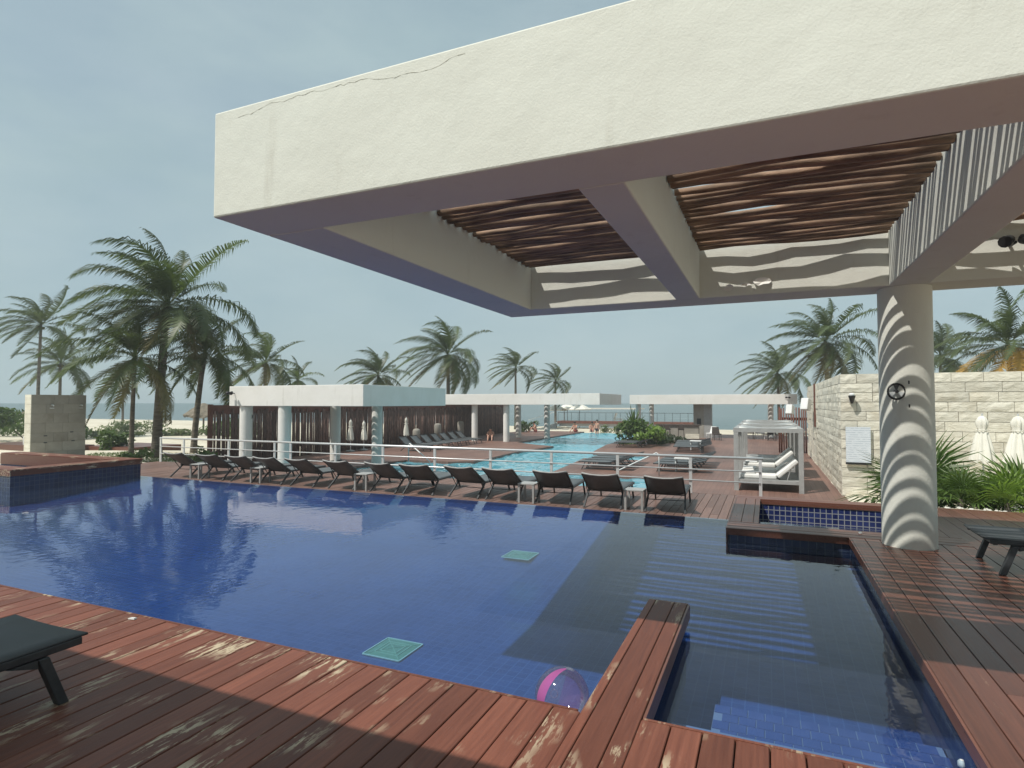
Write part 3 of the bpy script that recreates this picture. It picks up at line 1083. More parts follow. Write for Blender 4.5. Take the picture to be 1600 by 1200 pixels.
f2 = thing('pole_fence', 'short fence of reddish upright poles closing the gap beside the stone wall', 'fence', (0, 34.15, 0))
MB().box(0.5, 1.9, 0.06, 0.12, 0.7, 0.85).build('top_rail', M['fence_rail'], f2)
x = 0.55
while x < 1.9:
    r = rng.uniform(0.035, 0.055)
    MB().tube([(x, 0, -1.1), (x + rng.uniform(-0.02, 0.02), 0, 1.35 + rng.uniform(-0.1, 0.1))], [r, r * 0.9], 6).build('fence_pole', M['fence_rail'], f2, True)
    x += 2 * r + rng.choice((0.01, 0.03, 0.05))

# ------------------------------------------------------------------ steel railing
rl = thing('steel_railing', 'brushed steel railing with three bars running behind the row of loungers', 'railing', (0, 13.70, -0.4))
RT = 0.81
for px in (-19.06, -17.93, -15.86, -15.22, -13.91, -13.27, -11.57, -9.9, -8.22, -6.56, -4.9, -3.25, -1.6, -0.16):
    MB().box(px - 0.032, px + 0.032, -0.02, 0.02, -0.02, RT - 0.02).build('post', M['steel'], rl)
MB().tube([(-19.1, 0, RT), (-0.10, 0, RT)], 0.030, 10).build('top_bar', M['steel'], rl, True)
for zz in (0.29, 0.53):
    MB().tube([(-19.06, -0.03, zz), (-0.16, -0.03, zz)], 0.016, 8).build('bar', M['steel'], rl, True)

# slanting handrails by the lower pool
def handrail(loc, rz, label):
    t = thing('pool_handrail', label, 'handrail', loc, rz, 'slanting pool handrails')
    MB().tube([(0, 0, 0.0), (0, 0, 0.75), (0.08, 0, 0.82), (1.5, 0, 0.12), (1.5, 0, -0.4)], 0.025, 8).build('rail', M['white'], t, True)
    return t
handrail((-3.6, 21.5, LZ), R(190), 'slanting white handrail at the island corner of the turquoise pool')
handrail((-14.6, 22.1, LZ), R(-20), 'slanting white handrail where the turquoise pool meets the left terrace')

# ------------------------------------------------------------------ stone wall
wl_ = thing('stone_wall', 'pale split limestone block wall with a corner beside the cabana deck', 'wall', (0, 0, 0))
MB().prism([(1.96, 18.96), (9.0, 18.96), (9.0, 19.4), (2.36, 19.4), (2.36, 34.0), (1.96, 34.0)], -1.3, 2.40).build('wall_core', M['mortar'], wl_)
BH = 0.262
def stone_block(w, h, d):
    j = 0.006
    m = MB()
    n, k = 4, 2
    # rough face at y=0, a little proud and uneven
    pts = []
    for jz_ in range(k + 1):
        for ix in range(n + 1):
            edge = ix in (0, n) or jz_ in (0, k)
            pts.append((j + (w - 2 * j) * ix / n, 0.0 if edge else -rng.uniform(0.0, 0.026), j + (h - 2 * j) * jz_ / k))
    fs = [(r_ * (n + 1) + c, r_ * (n + 1) + c + 1, (r_ + 1) * (n + 1) + c + 1, (r_ + 1) * (n + 1) + c) for r_ in range(k) for c in range(n)]
    m.add(pts, fs)
    b0 = len(m.v)
    m.add([(j, d, j), (w - j, d, j), (w - j, d, h - j), (j, d, h - j)], [(3, 2, 1, 0)])
    top = [k * (n + 1) + i for i in range(n + 1)]
    bot = list(range(n + 1))
    m.f.append(tuple(bot[::-1]) + (b0, b0 + 1))
    m.f.append(tuple(top) + (b0 + 2, b0 + 3))
    lft = [i * (n + 1) for i in range(k + 1)]
    rgt = [i * (n + 1) + n for i in range(k + 1)]
    m.f.append(tuple(lft) + (b0 + 3, b0))
    m.f.append(tuple(rgt[::-1]) + (b0 + 1, b0 + 2))
    return m.mesh('stone_block', M['limestone'])
sizes = {}
def block(w, parent, loc, rz):
    key = (round(w, 2), rng.randrange(4))
    if key not in sizes:
        sizes[key] = stone_block(key[0], BH, 0.06)
    o = put('stone_block', sizes[key], parent, loc, (0, 0, rz))
    return o
rows = 14
n_blocks = 0
for r_ in range(rows):
    z = 2.42 - (r_ + 1) * BH
    x = 1.885
    first = True
    while x < 8.0:
        w = rng.choice((0.62, 0.70, 0.78)) if not first else rng.choice((0.40, 0.62, 0.78))
        first = False
        block(w, wl_, (x, 18.90 - rng.uniform(0, 0.012), z), 0)
        x += round(w, 2)
rest = MB()
for r_ in range(rows):
    z = 2.42 - (r_ + 1) * BH
    y = 18.97 + rng.uniform(0.3, 0.7)
    block(round(y - 18.965, 2), wl_, (1.89, y, z), R(-90))
    while y < 33.6:
        w = rng.choice((0.62, 0.70, 0.78))
        if y < 27:
            block(w, wl_, (1.89 - rng.uniform(0, 0.012), y + round(w, 2), z), R(-90))
        else:
            q = rng.uniform(0, 0.04)
            rest.box(1.89 - q, 1.955, y + 0.005, y + w - 0.005, z + 0.005, z + BH - 0.005)
        y += round(w, 2)
stuff(rest.build('far_stone_blocks', M['limestone'], wl_))

sg = thing('notice_board', 'pale grey notice board with lines of text fixed to the stone wall corner', 'sign', (2.29, 18.80, 0.45))
MB().box(-0.30, 0.30, 0.0, 0.04, -0.49, 0.49).build('panel', M['notice'], sg)
MB().box(-0.31, 0.31, -0.02, 0.05, -0.55, -0.495).build('ledge', M['black_metal'], sg)
lp = thing('wall_lamp', 'dark cone wall lamp on the stone wall above the notice board', 'lamp', (2.15, 18.83, 1.69))
MB().lathe([(0.10, 0.12), (0.09, 0.10), (0.03, -0.10)], 0, -0.09, 12).build('shade', M['black_metal'], lp, True)
MB().box(-0.05, 0.05, -0.02, 0.05, -0.06, 0.10).build('bracket', M['grey_metal'], lp)
MB().lathe([(0.06, 0.10), (0.07, 0.16), (0.05, 0.19)], 0, -0.09, 12).build('bulb_glass', M['white'], lp, True)
def speaker(loc, rz, label, s_=1.0):
    t = thing('wall_speaker', label, 'speaker', loc, rz, 'white outdoor speakers by the stone wall')
    o = MB().box(-0.17 * s_, 0.17 * s_, -0.15, 0.15, -0.26 * s_, 0.26 * s_).build('housing', M['white'], t)
    bevel(o, 0.03)
    o.rotation_euler = (R(-14), 0, R(6))
    MB().tube([(0, 0.14, 0), (0.02, 0.42, 0)], 0.02, 6).build('bracket', M['grey_metal'], t)
    return t
speaker((1.55, 29.0, 1.55), R(-40), 'white outdoor speaker on a bracket at the top of the stone wall')
speaker((0.95, 30.2, 1.30), R(-30), 'smaller white outdoor speaker left of the stone wall end', 0.85)
tr_ = thing('conduit', 'brown conduit strip running down the receding face of the stone wall', 'conduit', (1.84, 28.2, 0))
MB().box(-0.03, 0.04, -0.14, 0.14, 0.6, 2.42).build('strip', M['fence_rail'], tr_)

# ------------------------------------------------------------------ loungers
def tri_tube(mb, pts, r):
    mb.tube(pts, r, 4)

def make_lounger(back_deg, label, group, loc, rz, top_bar=True, name='sun_lounger', bl=0.66):
    """local y runs from the head (0) to the foot (1.95)"""
    t = thing(name, label, 'sun lounger', loc, rz, group)
    W2, SZ, HY = 0.335, 0.30, 0.66
    f = MB()
    for s_ in (-1, 1):
        f.tube([(s_ * W2, HY - 0.05, SZ), (s_ * W2, 1.93, SZ)], 0.022, 4)
    for yy in (HY, 1.25, 1.92):
        f.tube([(-W2, yy, SZ - 0.012), (W2, yy, SZ - 0.012)], 0.016, 4)
    f.build('frame', M['charcoal'], t)
    n = 8
    q = MB()
    for i in range(n + 1):
        yy = HY + (1.94 - HY) * i / n
        sag = -0.012 * math.sin(math.pi * i / n)
        for xx, dz in ((-W2 + 0.01, 0.026), (-W2 * 0.4, 0.018 + sag), (W2 * 0.4, 0.018 + sag), (W2 - 0.01, 0.026)):
            q.v.append((xx, yy, SZ + dz))
    for i in range(n):
        for j in range(3):
            a = i * 4 + j
            q.f.append((a, a + 1, a + 5, a + 4))
    o = q.build('seat_sling', M['sling'], t, True)
    so = o.modifiers.new('thick', 'SOLIDIFY'); so.thickness = 0.012
    a = R(back_deg)
    def bp_(u, x_, off=0.0):
        return (x_, HY - u * math.cos(a) - off * math.sin(a) * 0, SZ + 0.02 + u * math.sin(a) + off)
    q = MB()
    for i in range(n + 1):
        u = bl * i / n
        dip = 0.018 if i == n else 0
        for xx, dz in ((-W2 + 0.005, 0.0), (-W2 * 0.4, -0.02 - dip * 0.6), (W2 * 0.4, -0.02 - dip * 0.6), (W2 - 0.005, 0.0)):
            q.v.append(bp_(u, xx, dz))
    for i in range(n):
        for j in range(3):
            k_ = i * 4 + j
            q.f.append((k_, k_ + 1, k_ + 5, k_ + 4))
    o = q.build('back_sling', M['sling'], t, True)
    so = o.modifiers.new('thick', 'SOLIDIFY'); so.thickness = 0.012
    bf = MB()
    for s_ in (-1, 1):
        bf.tube([bp_(-0.02, s_ * W2), bp_(bl, s_ * W2)], 0.02, 4)
    if not top_bar:
        bf.tube([bp_(bl, -W2), bp_(bl, W2)], 0.018, 4)
        bf.tube([bp_(0, -W2), bp_(0, W2)], 0.014, 4)
    bf.build('back_frame', M['charcoal'], t)
    if top_bar:
        MB().tube([bp_(bl + 0.008, -W2, 0.0), bp_(bl + 0.008, -W2 * 0.5, -0.028), bp_(bl + 0.008, 0, -0.036), bp_(bl + 0.008, W2 * 0.5, -0.028), bp_(bl + 0.008, W2, 0.0)], 0.016, 6).build('top_bar', M['grey_metal'], t, True)
    if back_deg > 5:
        MB().tube([bp_(bl * 0.55, -W2, -0.01), (-W2, HY + 0.02 - bl * 0.1, SZ - 0.11), (W2, HY + 0.02 - bl * 0.1, SZ - 0.11), bp_(bl * 0.55, W2, -0.01)], 0.010, 4).build('back_prop', M['charcoal'], t)
    for s_ in (-1, 1):
        MB().tube([(s_ * W2, HY + 0.02, SZ), (s_ * (W2 + 0.02), 0.32 if back_deg > 20 else 0.42, 0.0)], 0.022, 4).build('leg', M['charcoal'], t)
        MB().tube([(s_ * W2, 1.66, SZ), (s_ * (W2 + 0.01), 1.80, 0.0)], 0.022, 4).build('leg', M['charcoal'], t)
    return t

ORD = ['leftmost', 'second from the left', 'third from the left', 'fourth from the left', 'fifth from the left', 'sixth from the left', 'middle, seventh from the left',
       'sixth from the right', 'fifth from the right', 'fourth from the right', 'third from the right', 'second from the right', 'rightmost']
LX = [-14.55, -13.30, -12.27, -11.30, -10.30, -9.13, -7.97, -7.0, -5.95, -5.04, -3.90, -2.90, -1.73]
proto = None
for i, x in enumerate(LX):
    lab = 'charcoal sling lounger in the row along the overflow edge, ' + ORD[i]
    if proto is None:
        proto = make_lounger(33, lab, 'loungers in a row along the overflow edge', (x, 10.68, -0.4), 0)
    else:
        copy_tree(proto, (x, 10.68 + rng.uniform(-0.03, 0.03), -0.4), R(rng.uniform(-5.0, 5.0)), lab)

def make_big_lounger(label, loc, rz):
    """flat bed with heavy square legs, seen close"""
    t = thing('sun_lounger', label, 'sun lounger', loc, rz)
    W2, SZ = 0.335, 0.305
    f = MB()
    for s_ in (-1, 1):
        f.box(s_ * W2 - 0.018, s_ * W2 + 0.018, 0, 1.93, SZ - 0.026, SZ + 0.014)
    for yy in (0.65, 1.88):
        f.box(-W2 + 0.022, W2 - 0.022, yy - 0.02, yy + 0.02, SZ - 0.04, SZ - 0.005)
    bevel(f.build('frame', M['charcoal'], t), 0.006)
    n = 14
    q = MB()
    for i in range(n + 1):
        yy = 1.96 * i / n
        for j in range(7):
            xx = -W2 - 0.012 + (2 * W2 + 0.024) * j / 6
            e = (j - 3) / 3
            q.v.append((xx, yy, SZ + 0.026 - 0.010 * (1 - e * e)))
    for i in range(n):
        for j in range(6):
            a = i * 7 + j
            q.f.append((a, a + 1, a + 8, a + 7))
    o = q.build('sling', M['sling_dark'], t, True)
    so = o.modifiers.new('thick', 'SOLIDIFY'); so.thickness = 0.012
    for s_ in (-1, 1):
        for y0, y1 in ((1.74, 1.84), (0.24, 0.14)):
            lg = MB()
            x_ = s_ * W2
            h = 0.026
            lg.add([(x_ - h, y1 - h, 0), (x_ + h, y1 - h, 0), (x_ + h, y1 + h, 0), (x_ - h, y1 + h, 0),
                    (x_ - h, y0 - h, SZ - 0.03), (x_ + h, y0 - h, SZ - 0.03), (x_ + h, y0 + h, SZ - 0.03), (x_ - h, y0 + h, SZ - 0.03)],
                   [(0, 3, 2, 1), (4, 5, 6, 7), (0, 1, 5, 4), (1, 2, 6, 5), (2, 3, 7, 6), (3, 0, 4, 7)])
            bevel(lg.build('leg', M['charcoal'], t), 0.005)
            lo = MB()
            d = -1 if y0 > 1 else 1
            lo.add([(x_ - 0.02, y0 + d * 0.026, SZ - 0.03), (x_ - 0.02, y0 + d * 0.16, SZ - 0.03), (x_ - 0.02, y0 + d * 0.026, SZ - 0.075),
                    (x_ + 0.02, y0 + d * 0.026, SZ - 0.03), (x_ + 0.02, y0 + d * 0.16, SZ - 0.03), (x_ + 0.02, y0 + d * 0.026, SZ - 0.075)],
                   [(0, 1, 2), (3, 5, 4), (0, 3, 4, 1), (1, 4, 5, 2), (2, 5, 3, 0)])
            lo.build('brace', M['charcoal'], t)
    return t
make_big_lounger('black flat lounger cropped by the frame on the near worn deck', (-3.82, 0.13, 0), 0)
make_big_lounger('black flat lounger on the shaded deck right of the striped column', (3.83, 7.24, 0), R(90))

# side tables between the loungers
def table_proto(loc, label):
    t = thing('side_table', label, 'side table', loc, 0, 'small square tables between the loungers')
    h = 0.18
    o = MB().box(-h, h, -h, h, 0.36, 0.385).build('table_top', M['grey_metal'], t)
    bevel(o, 0.004)
    for sx in (-1, 1):
        for sy in (-1, 1):
            MB().box(sx * (h - 0.025) - 0.02, sx * (h - 0.025) + 0.02, sy * (h - 0.025) - 0.02, sy * (h - 0.025) + 0.02, 0, 0.36).build('leg', M['grey_metal'], t)
    return t
tb = table_proto((-13.95, 11.15, -0.4), 'small grey table beside the leftmost lounger of the row')
copy_tree(tb, (-11.78, 11.15, -0.4), 0, 'small grey table between the third and fourth loungers from the left')
copy_tree(tb, (-8.55, 11.15, -0.4), 0, 'small grey table in the middle of the lounger row')
copy_tree(tb, (-4.47, 11.15, -0.4), 0, 'small grey table between the third and fourth loungers from the right')
copy_tree(tb, (-2.31, 11.15, -0.4), 0, 'small grey table beside the rightmost lounger of the row')

# flat loungers on the island and along the lower terrace
low = None
spots = []
for i, nm in enumerate(('nearest', 'second nearest', 'third nearest', 'farthest')):
    spots.append((-4.95, 22.75 + i * 0.95, 90, 'dark flat lounger on the pool island, %s of its four' % nm, 'dark loungers on the pool island'))
for i, nm in enumerate(('nearest', 'second nearest', 'third nearest', 'fourth nearest', 'farthest')):
    spots.append((-2.1, 23.1 + i * 0.95, 90, 'dark lounger in the block right of the pool island, %s of its five' % nm, 'dark loungers in the block right of the island'))
for i, nm in enumerate(('nearest', 'second', 'third', 'fourth', 'fifth', 'farthest')):
    spots.append((-2.7 - 0.1 * i, 32.4 + i * 1.0, 90, 'dark lounger in the far block before the bar, %s of its six' % nm, 'dark loungers in the far block before the bar'))
for i, nm in enumerate(('nearer', 'farther')):
    spots.append((-6.4, 34.6 + i * 1.0, 90, 'dark flat lounger in front of the big island plant, %s of two' % nm, 'dark loungers in front of the island plant'))
for x, y, rz, lab, grp in spots:
    if low is None:
        low = make_lounger(14, lab, grp, (x, y, LZ), R(rz), False)
    else:
        copy_tree(low, (x, y, LZ), R(rz + rng.uniform(-2, 2)), lab, grp)
hi = None
for i, nm in enumerate(('nearest', 'second nearest', 'third nearest', 'fourth nearest', 'fifth nearest', 'second farthest', 'farthest')):
    lab = 'grey lounger with raised back in the row along the pole fence, ' + nm
    if hi is None:
        hi = make_lounger(42, lab, 'raised loungers along the pole fence', (-18.7, 27.4, LZ), R(-90), False)
    else:
        copy_tree(hi, (-18.7 - 0.05 * i, 27.4 + i * 1.15, LZ), R(-90 + rng.uniform(-3, 3)), lab)
copy_tree(hi, (-12.9, 15.0, LZ), R(-95), 'grey lounger with raised back under the nearest pavilion roof', 'loungers under the nearest pavilion')
for (x, y, z) , lab in (((-3.0, 23.3, LZ), 'white tray table among dark loungers right of the island'), ((-3.7, 34.2, LZ), 'white tray table among the far dark loungers')):
    t = thing('tray_table', lab, 'side table', (x, y, z), 0, 'white tray tables among dark loungers')
    MB().box(-0.3, 0.3, -0.25, 0.25, 0.48, 0.52).build('table_top', M['white'], t)
    for sx in (-1, 1):
        MB().box(sx * 0.25 - 0.02, sx * 0.25 + 0.02, -0.2, 0.2, 0, 0.48).build('leg', M['white'], t)

# ------------------------------------------------------------------ cabana with cushioned loungers
cb = thing('cabana', 'grey cabana frame nearest of three, over white cushioned loungers beside the railing end', 'cabana', (0, 18.85, LZ), 0, 'grey cabanas along the stone wall')
CX0, CX1, CY0, CY1, CH = -0.95, 0.93, 0.0, 2.5, 1.74
for xx in (CX0, CX1 - 0.13):
    for yy in (CY0, CY1 - 0.13):
        MB().box(xx, xx + 0.13, yy, yy + 0.13, 0, CH).build('post', M['grey_metal'], cb)
for yy in (CY0, CY1 - 0.13):
    MB().box(CX0 - 0.01, CX1 + 0.01, yy - 0.003, yy + 0.133, CH, CH + 0.12).build('roof_beam', M['grey_metal'], cb)
for xx in (CX0, CX1 - 0.13):
    MB().box(xx + 0.003, xx + 0.127, CY0 + 0.133, CY1 - 0.133, CH, CH + 0.117).build('roof_beam', M['grey_metal'], cb)
for i in range(5):
    yy = CY0 + 0.2 + i * 0.44
    q = MB()
    n = 8
    for k_ in range(n + 1):
        t_ = k_ / n
        xx = CX0 + 0.14 + (CX1 - CX0 - 0.28) * t_
        sag = -0.09 * math.sin(math.pi * t_)
        q.v += [(xx, yy, CH + 0.10 + sag), (xx, yy + 0.40, CH + 0.15 + sag)]
    q.f += [(2 * k_, 2 * k_ + 1, 2 * k_ + 3, 2 * k_ + 2) for k_ in range(n)]
    o = q.build('awning_strip', M['grey_cloth'] if i else M['cushion'], cb, True)
    so = o.modifiers.new('thick', 'SOLIDIFY'); so.thickness = 0.01
for i, yy in enumerate((CY0 + 0.55, CY0 + 1.0, CY0 + 1.5, CY0 + 2.0)):
    MB().box(CX1 - 0.12, CX1 - 0.02, yy, yy + 0.20, 0.30, CH - 0.005).build('side_louver', M['grey_metal'], cb)
for yy in (CY0 + 0.6, CY0 + 1.5):
    MB().box(CX0 + 0.02, CX0 + 0.10, yy, yy + 0.22, 0.9, CH - 0.005).build('side_louver', M['grey_metal'], cb)
MB().box(CX0 + 0.13, CX1 - 0.13, CY0 + 0.02, CY0 + 0.10, 0.24, 0.34).build('base_rail', M['grey_metal'], cb)
MB().box(CX0 + 0.13, CX1 - 0.13, CY1 - 0.10, CY1 - 0.02, 0.24, 0.34).build('base_rail', M['grey_metal'], cb)
MB().box(CX0 + 0.02, CX1 - 0.02, CY0 + 0.14, CY1 - 0.14, 0.27, 0.33).build('platform', M['grey_metal'], cb)
copy_tree(cb, (0, 22.3, LZ), 0, 'grey cabana frame standing between two others beside the stone wall')
copy_tree(cb, (-0.02, 25.8, LZ), 0, 'grey cabana frame farthest of three beside the stone wall')
for i, nm in enumerate(('nearest', 'second nearest', 'third nearest', 'farthest')):
    t = thing('cushion_lounger', 'white cushioned lounger with raised back under the cabanas, ' + nm, 'sun lounger', (0, (19.05, 20.45, 22.5, 23.95)[i], LZ + 0.335), 0, 'white loungers under the cabanas')
    o = MB().box(-0.78, 0.22, 0, 0.66, 0.02, 0.15).build('seat_cushion', M['cushion'], t); bevel(o, 0.04, 3)
    o = MB().box(0, 0.72, 0, 0.66, -0.06, 0.07).build('back_cushion', M['cushion'], t); bevel(o, 0.04, 3)
    o.location = (0.24, 0, 0.09); o.rotation_euler = (0, R(-42), 0)
    o = MB().box(-0.76, -0.36, 0.05, 0.60, 0.152, 0.20).build('folded_towel', M['white'], t); bevel(o, 0.015)
    MB().box(-0.80, 0.26, -0.01, 0.67, 0, 0.018).build('frame', M['grey_metal'], t)
    MB().tube([(0.62, 0.05, 0.40), (0.50, 0.05, 0.0)], 0.015, 6).build('back_prop', M['grey_metal'], t)

# ------------------------------------------------------------------ closed umbrellas
def closed_umbrella(loc, label, group, s_=1.0, h=2.0, lo=0.36):
    t = thing('closed_umbrella', label, 'umbrella', loc, 0, group)
    MB().tube([(0, 0, 0), (0, 0, h + 0.06)], 0.022, 8).build('pole', M['steel'], t)
    prof = [(r_, h * (lo + (1 - lo) * f)) for r_, f in ((0.33, 0.0), (0.31, 0.09), (0.24, 0.375), (0.15, 0.625), (0.10, 0.69), (0.15, 0.78), (0.155, 0.875), (0.10, 0.97), (0.03, 1.0))]
    q = MB()
    seg = 40
    k0 = rng.uniform(0, 6)
    for r_, z in prof:
        for i in range(seg):
            a = 2 * math.pi * i / seg
            am = 0.22 if r_ > 0.11 else 0.08
            rr = r_ * s_ * (1 + am * math.sin(8 * a + k0) + 0.08 * math.sin(3 * a + k0 * 2))
            q.v.append((rr * math.cos(a), rr * math.sin(a), z + (0.05 * math.sin(8 * a + k0) if z < h * (lo + 0.02) else 0)))
    for j in range(len(prof) - 1):
        for i in range(seg):
            a0, a1 = j * seg + i, j * seg + (i + 1) % seg
            q.f.append((a0, a1, a1 + seg, a0 + seg))
    q.build('folded_canopy', M['canvas'], t, True)
    MB().tube([(0.13 * math.cos(2 * math.pi * i / 14), 0.13 * math.sin(2 * math.pi * i / 14), h * (lo + (1 - lo) * 0.685)) for i in range(15)], 0.012, 6).build('tie_strap', M['canvas'], t, True)
    MB().lathe([(0.24, 0), (0.24, 0.06), (0.05, 0.10)], 0, 0, 16).build('base', M['grey_metal'], t, True)
    return t
closed_umbrella((4.84, 17.9, -0.95), 'closed cream umbrella before the stone wall, left of the pair', 'closed umbrellas before the stone wall', 0.72, 2.24, 0.5)
closed_umbrella((5.48, 17.7, -0.95), 'closed cream umbrella before the stone wall, right of the pair', 'closed umbrellas before the stone wall', 0.80, 2.24, 0.5)
closed_umbrella((-20.6, 25.6, LZ), 'closed white umbrella before the pole fence, left of the columns of the nearest pavilion', 'closed umbrellas before the pole fence', 0.5, 1.7)
closed_umbrella((-20.5, 26.6, LZ), 'closed white umbrella before the pole fence, right beside a similar one', 'closed umbrellas before the pole fence', 0.5, 1.6)
closed_umbrella((-20.4, 30.6, LZ), 'closed white umbrella hanging under the right roof edge of the nearest pavilion', 'closed umbrellas before the pole fence', 0.5, 1.7)

# open umbrellas on the beach
def open_umbrella(loc, label):
    t = thing('beach_umbrella', label, 'umbrella', loc, 0, 'open white umbrellas on the beach')
    MB().tube([(0, 0, 0), (0, 0, 2.5)], 0.03, 8).build('pole', M['wicker'], t)
    q = MB().lathe([(1.3, 1.95), (1.32, 2.05), (0.7, 2.4), (0.06, 2.65)], 0, 0, 8)
    q.build('canopy', M['canvas'], t)
    return t
open_umbrella((-22.0, 63.0, -1.2), 'open white beach umbrella behind the striped far column, left one')
open_umbrella((-18.9, 62.0, -1.1), 'open white beach umbrella right of the striped far column')
open_umbrella((-21.6, 66.0, -1.1), 'large open white beach umbrella between the other two')

# stone bollard pillars by the fence
for i, (x, y, h, lab) in enumerate(((-20.3, 31.6, 1.0, 'small round-topped stone pillar before the pole fence, left and nearest'),
                                    (-20.3, 34.2, 1.25, 'taller round-topped stone pillar before the pole fence, middle'),
                                    (-20.4, 37.6, 1.3, 'round-topped stone pillar before the pole fence, right and farthest'))):
    r = 0.24
    o = MB().lathe([(r, 0), (r, h - 0.15), (r * 0.85, h - 0.05), (r * 0.4, h)], 0, 0, 18).build('stone_pillar', M['smooth_stone'], None, True, (x, y, LZ))
    tag(o, lab, 'pillar', 'round-topped stone pillars by the fence')

# ------------------------------------------------------------------ bridge and white awning towards the beach
br = thing('footbridge', 'raised wooden footbridge with thin black railing and steps at the pool end', 'footbridge', (0, 60, 0))
MB().box(-20.8, -6, 0, 1.8, -0.55, -0.30).build('bridge_deck', M['fence_rail'], br)
MB().box(-20.6, -6, 0.15, 1.6, -0.85, -0.552).build('bridge_beam', M['grey_metal'], br)
x = -20.7
while x < -6:
    MB().tube([(x, 0.05, -0.3), (x, 0.05, 0.6)], 0.018, 5).build('railing_post', M['black_metal'], br)
    x += 0.75
MB().tube([(-20.7, 0.05, 0.6), (-6, 0.05, 0.6)], 0.02, 5).build('hand_bar', M['black_metal'], br)
for k_ in range(5):
    MB().box(-21.1 - k_ * 0.34, -20.8 - k_ * 0.34, -0.3, 1.6, -0.62 - k_ * 0.13, -0.5 - k_ * 0.13).build('tread', M['white'], br)
MB().add([(-20.8, -0.32, -0.5), (-22.6, -0.32, -1.15), (-22.6, -0.32, -1.3), (-20.8, -0.32, -1.3), (-20.8, -0.22, -0.5), (-22.6, -0.22, -1.15), (-22.6, -0.22, -1.3), (-20.8, -0.22, -1.3)],
         [(0, 1, 2, 3), (4, 7, 6, 5), (0, 4, 5, 1), (1, 5, 6, 2), (2, 6, 7, 3), (3, 7, 4, 0)]).build('stair_stringer', M['grey_metal'], br)
MB().tube([(-21.0, -0.3, 0.65), (-24.0, -0.3, -0.25)], 0.03, 6).build('stair_handrail', M['steel'], br)
aw = thing('awning', 'thin white awning roof above the footbridge before the sea', 'awning', (0, 62, 0))
MB().box(-21.0, -12.2, 0, 2.0, 0.95, 1.08).build('awning_cloth', M['canvas'], aw)
for xx in (-20.8, -12.4):
    MB().tube([(xx, 0.4, -1.0), (xx, 0.4, 0.95)], 0.04, 6).build('post', M['grey_metal'], aw)
bc = thing('beach_chair', 'white beach chair standing by the water beyond the footbridge', 'chair', (-15.2, 64, -1.25))
MB().box(-0.4, 0.5, 0, 0.6, 1.05, 1.15).build('seat', M['white'], bc)
MB().add([(-0.4, 0, 1.15), (-0.3, 0, 1.15), (-0.1, 0, 1.75), (-0.2, 0, 1.75), (-0.4, 0.6, 1.15), (-0.3, 0.6, 1.15), (-0.1, 0.6, 1.75), (-0.2, 0.6, 1.75)],
         [(0, 1, 2, 3), (4, 7, 6, 5), (0, 4, 5, 1), (1, 5, 6, 2), (2, 6, 7, 3), (3, 7, 4, 0)]).build('backrest', M['white'], bc)
for xx in (-0.35, 0.45):
    for yy in (0.05, 0.55):
        MB().tube([(xx, yy, 0), (xx, yy, 1.05)], 0.035, 5).build('leg', M['white'], bc)

# ------------------------------------------------------------------ left raised basin, shower wall and sand side
BZ = 0.265
bx = MB()
bx.box(-19.0, -13.92, 6.83, 7.25, -0.9, BZ - 0.04)
bx.box(-14.35, -13.92, 7.25, 9.10, -0.9, BZ - 0.04)
bx.box(-19.0, -13.92, 9.10, 9.50, -0.9, BZ - 0.04)
bx.box(-19.0, -14.35, 7.25, 9.10, -0.9, -0.05)
bas = thing('raised_basin', 'raised blue-tiled plunge basin with red wooden rim at the left end of the pool', 'plunge basin', (0, 0, 0))
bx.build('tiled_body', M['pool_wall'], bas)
for yy in (6.90, 7.045, 7.19):
    plank(bas, yy, -19.0, -13.88, BZ, M['deck_worn'], along='x')
for xx in (-13.955, -14.10, -14.245):
    plank(bas, xx, 7.268, 9.09, BZ, M['deck_worn'])
for yy in (9.17, 9.315, 9.46):
    plank(bas, yy, -19.0, -13.88, BZ, M['deck_worn'], along='x')
MB().box(-19.0, -13.90, 6.812, 6.829, BZ - 0.13, BZ - 0.003).build('edge_board', M['deck_worn'], bas)
MB().box(-13.918, -13.90, 6.83, 9.52, BZ - 0.13, BZ - 0.003).build('edge_board', M['deck_worn'], bas)
MB().box(-19.0, -14.33, 9.082, 9.098, -0.03, BZ - 0.03).build('inner_board', M['deck_red'], bas)
MB().box(-14.366, -14.352, 7.26, 9.08, -0.03, BZ - 0.03).build('inner_board', M['deck_red'], bas)

sw = thing('shower_wall', 'grey stone clad shower wall standing alone on the sand at the left', 'wall', (-23.4, 12.05, -0.45))
MB().box(-0.34, -0.02, 0.02, 1.76, 0, 2.34).build('wall_core', M['mortar'], sw)
sm_ = {}
for r_ in range(7):
    z = r_ * 0.336
    y = 0.0
    ws = (0.45, 0.55, 0.78) if r_ % 2 else (0.7, 0.48, 0.60)
    for w in ws:
        if w not in sm_:
            sm_[w] = bevel_mesh = MB().box(-0.02, 0.0, 0.003, w - 0.003, 0.003, 0.333).mesh('stone_panel', M['smooth_stone'])
        put('stone_panel', sm_[w], sw, (0, y, z))  # broad side: darker stone colour carries its shade
        y += w
    MB().box(-0.36, 0.0, -0.02, -0.001, z + 0.003, z + 0.333).build('stone_panel', M['limestone'], sw)  # narrow end: paler stone colour carries its sunlight
for yy in (0.62, 1.58):
    tap = MB().tube([(0.0, yy, 1.98), (0.09, yy, 1.98), (0.12, yy, 1.95)], 0.025, 6).build('shower_head', M['steel'], sw)
    MB().box(0.0, 0.05, yy - 0.06, yy + 0.06, 1.86, 1.885).build('soap_shelf', M['steel'], sw)
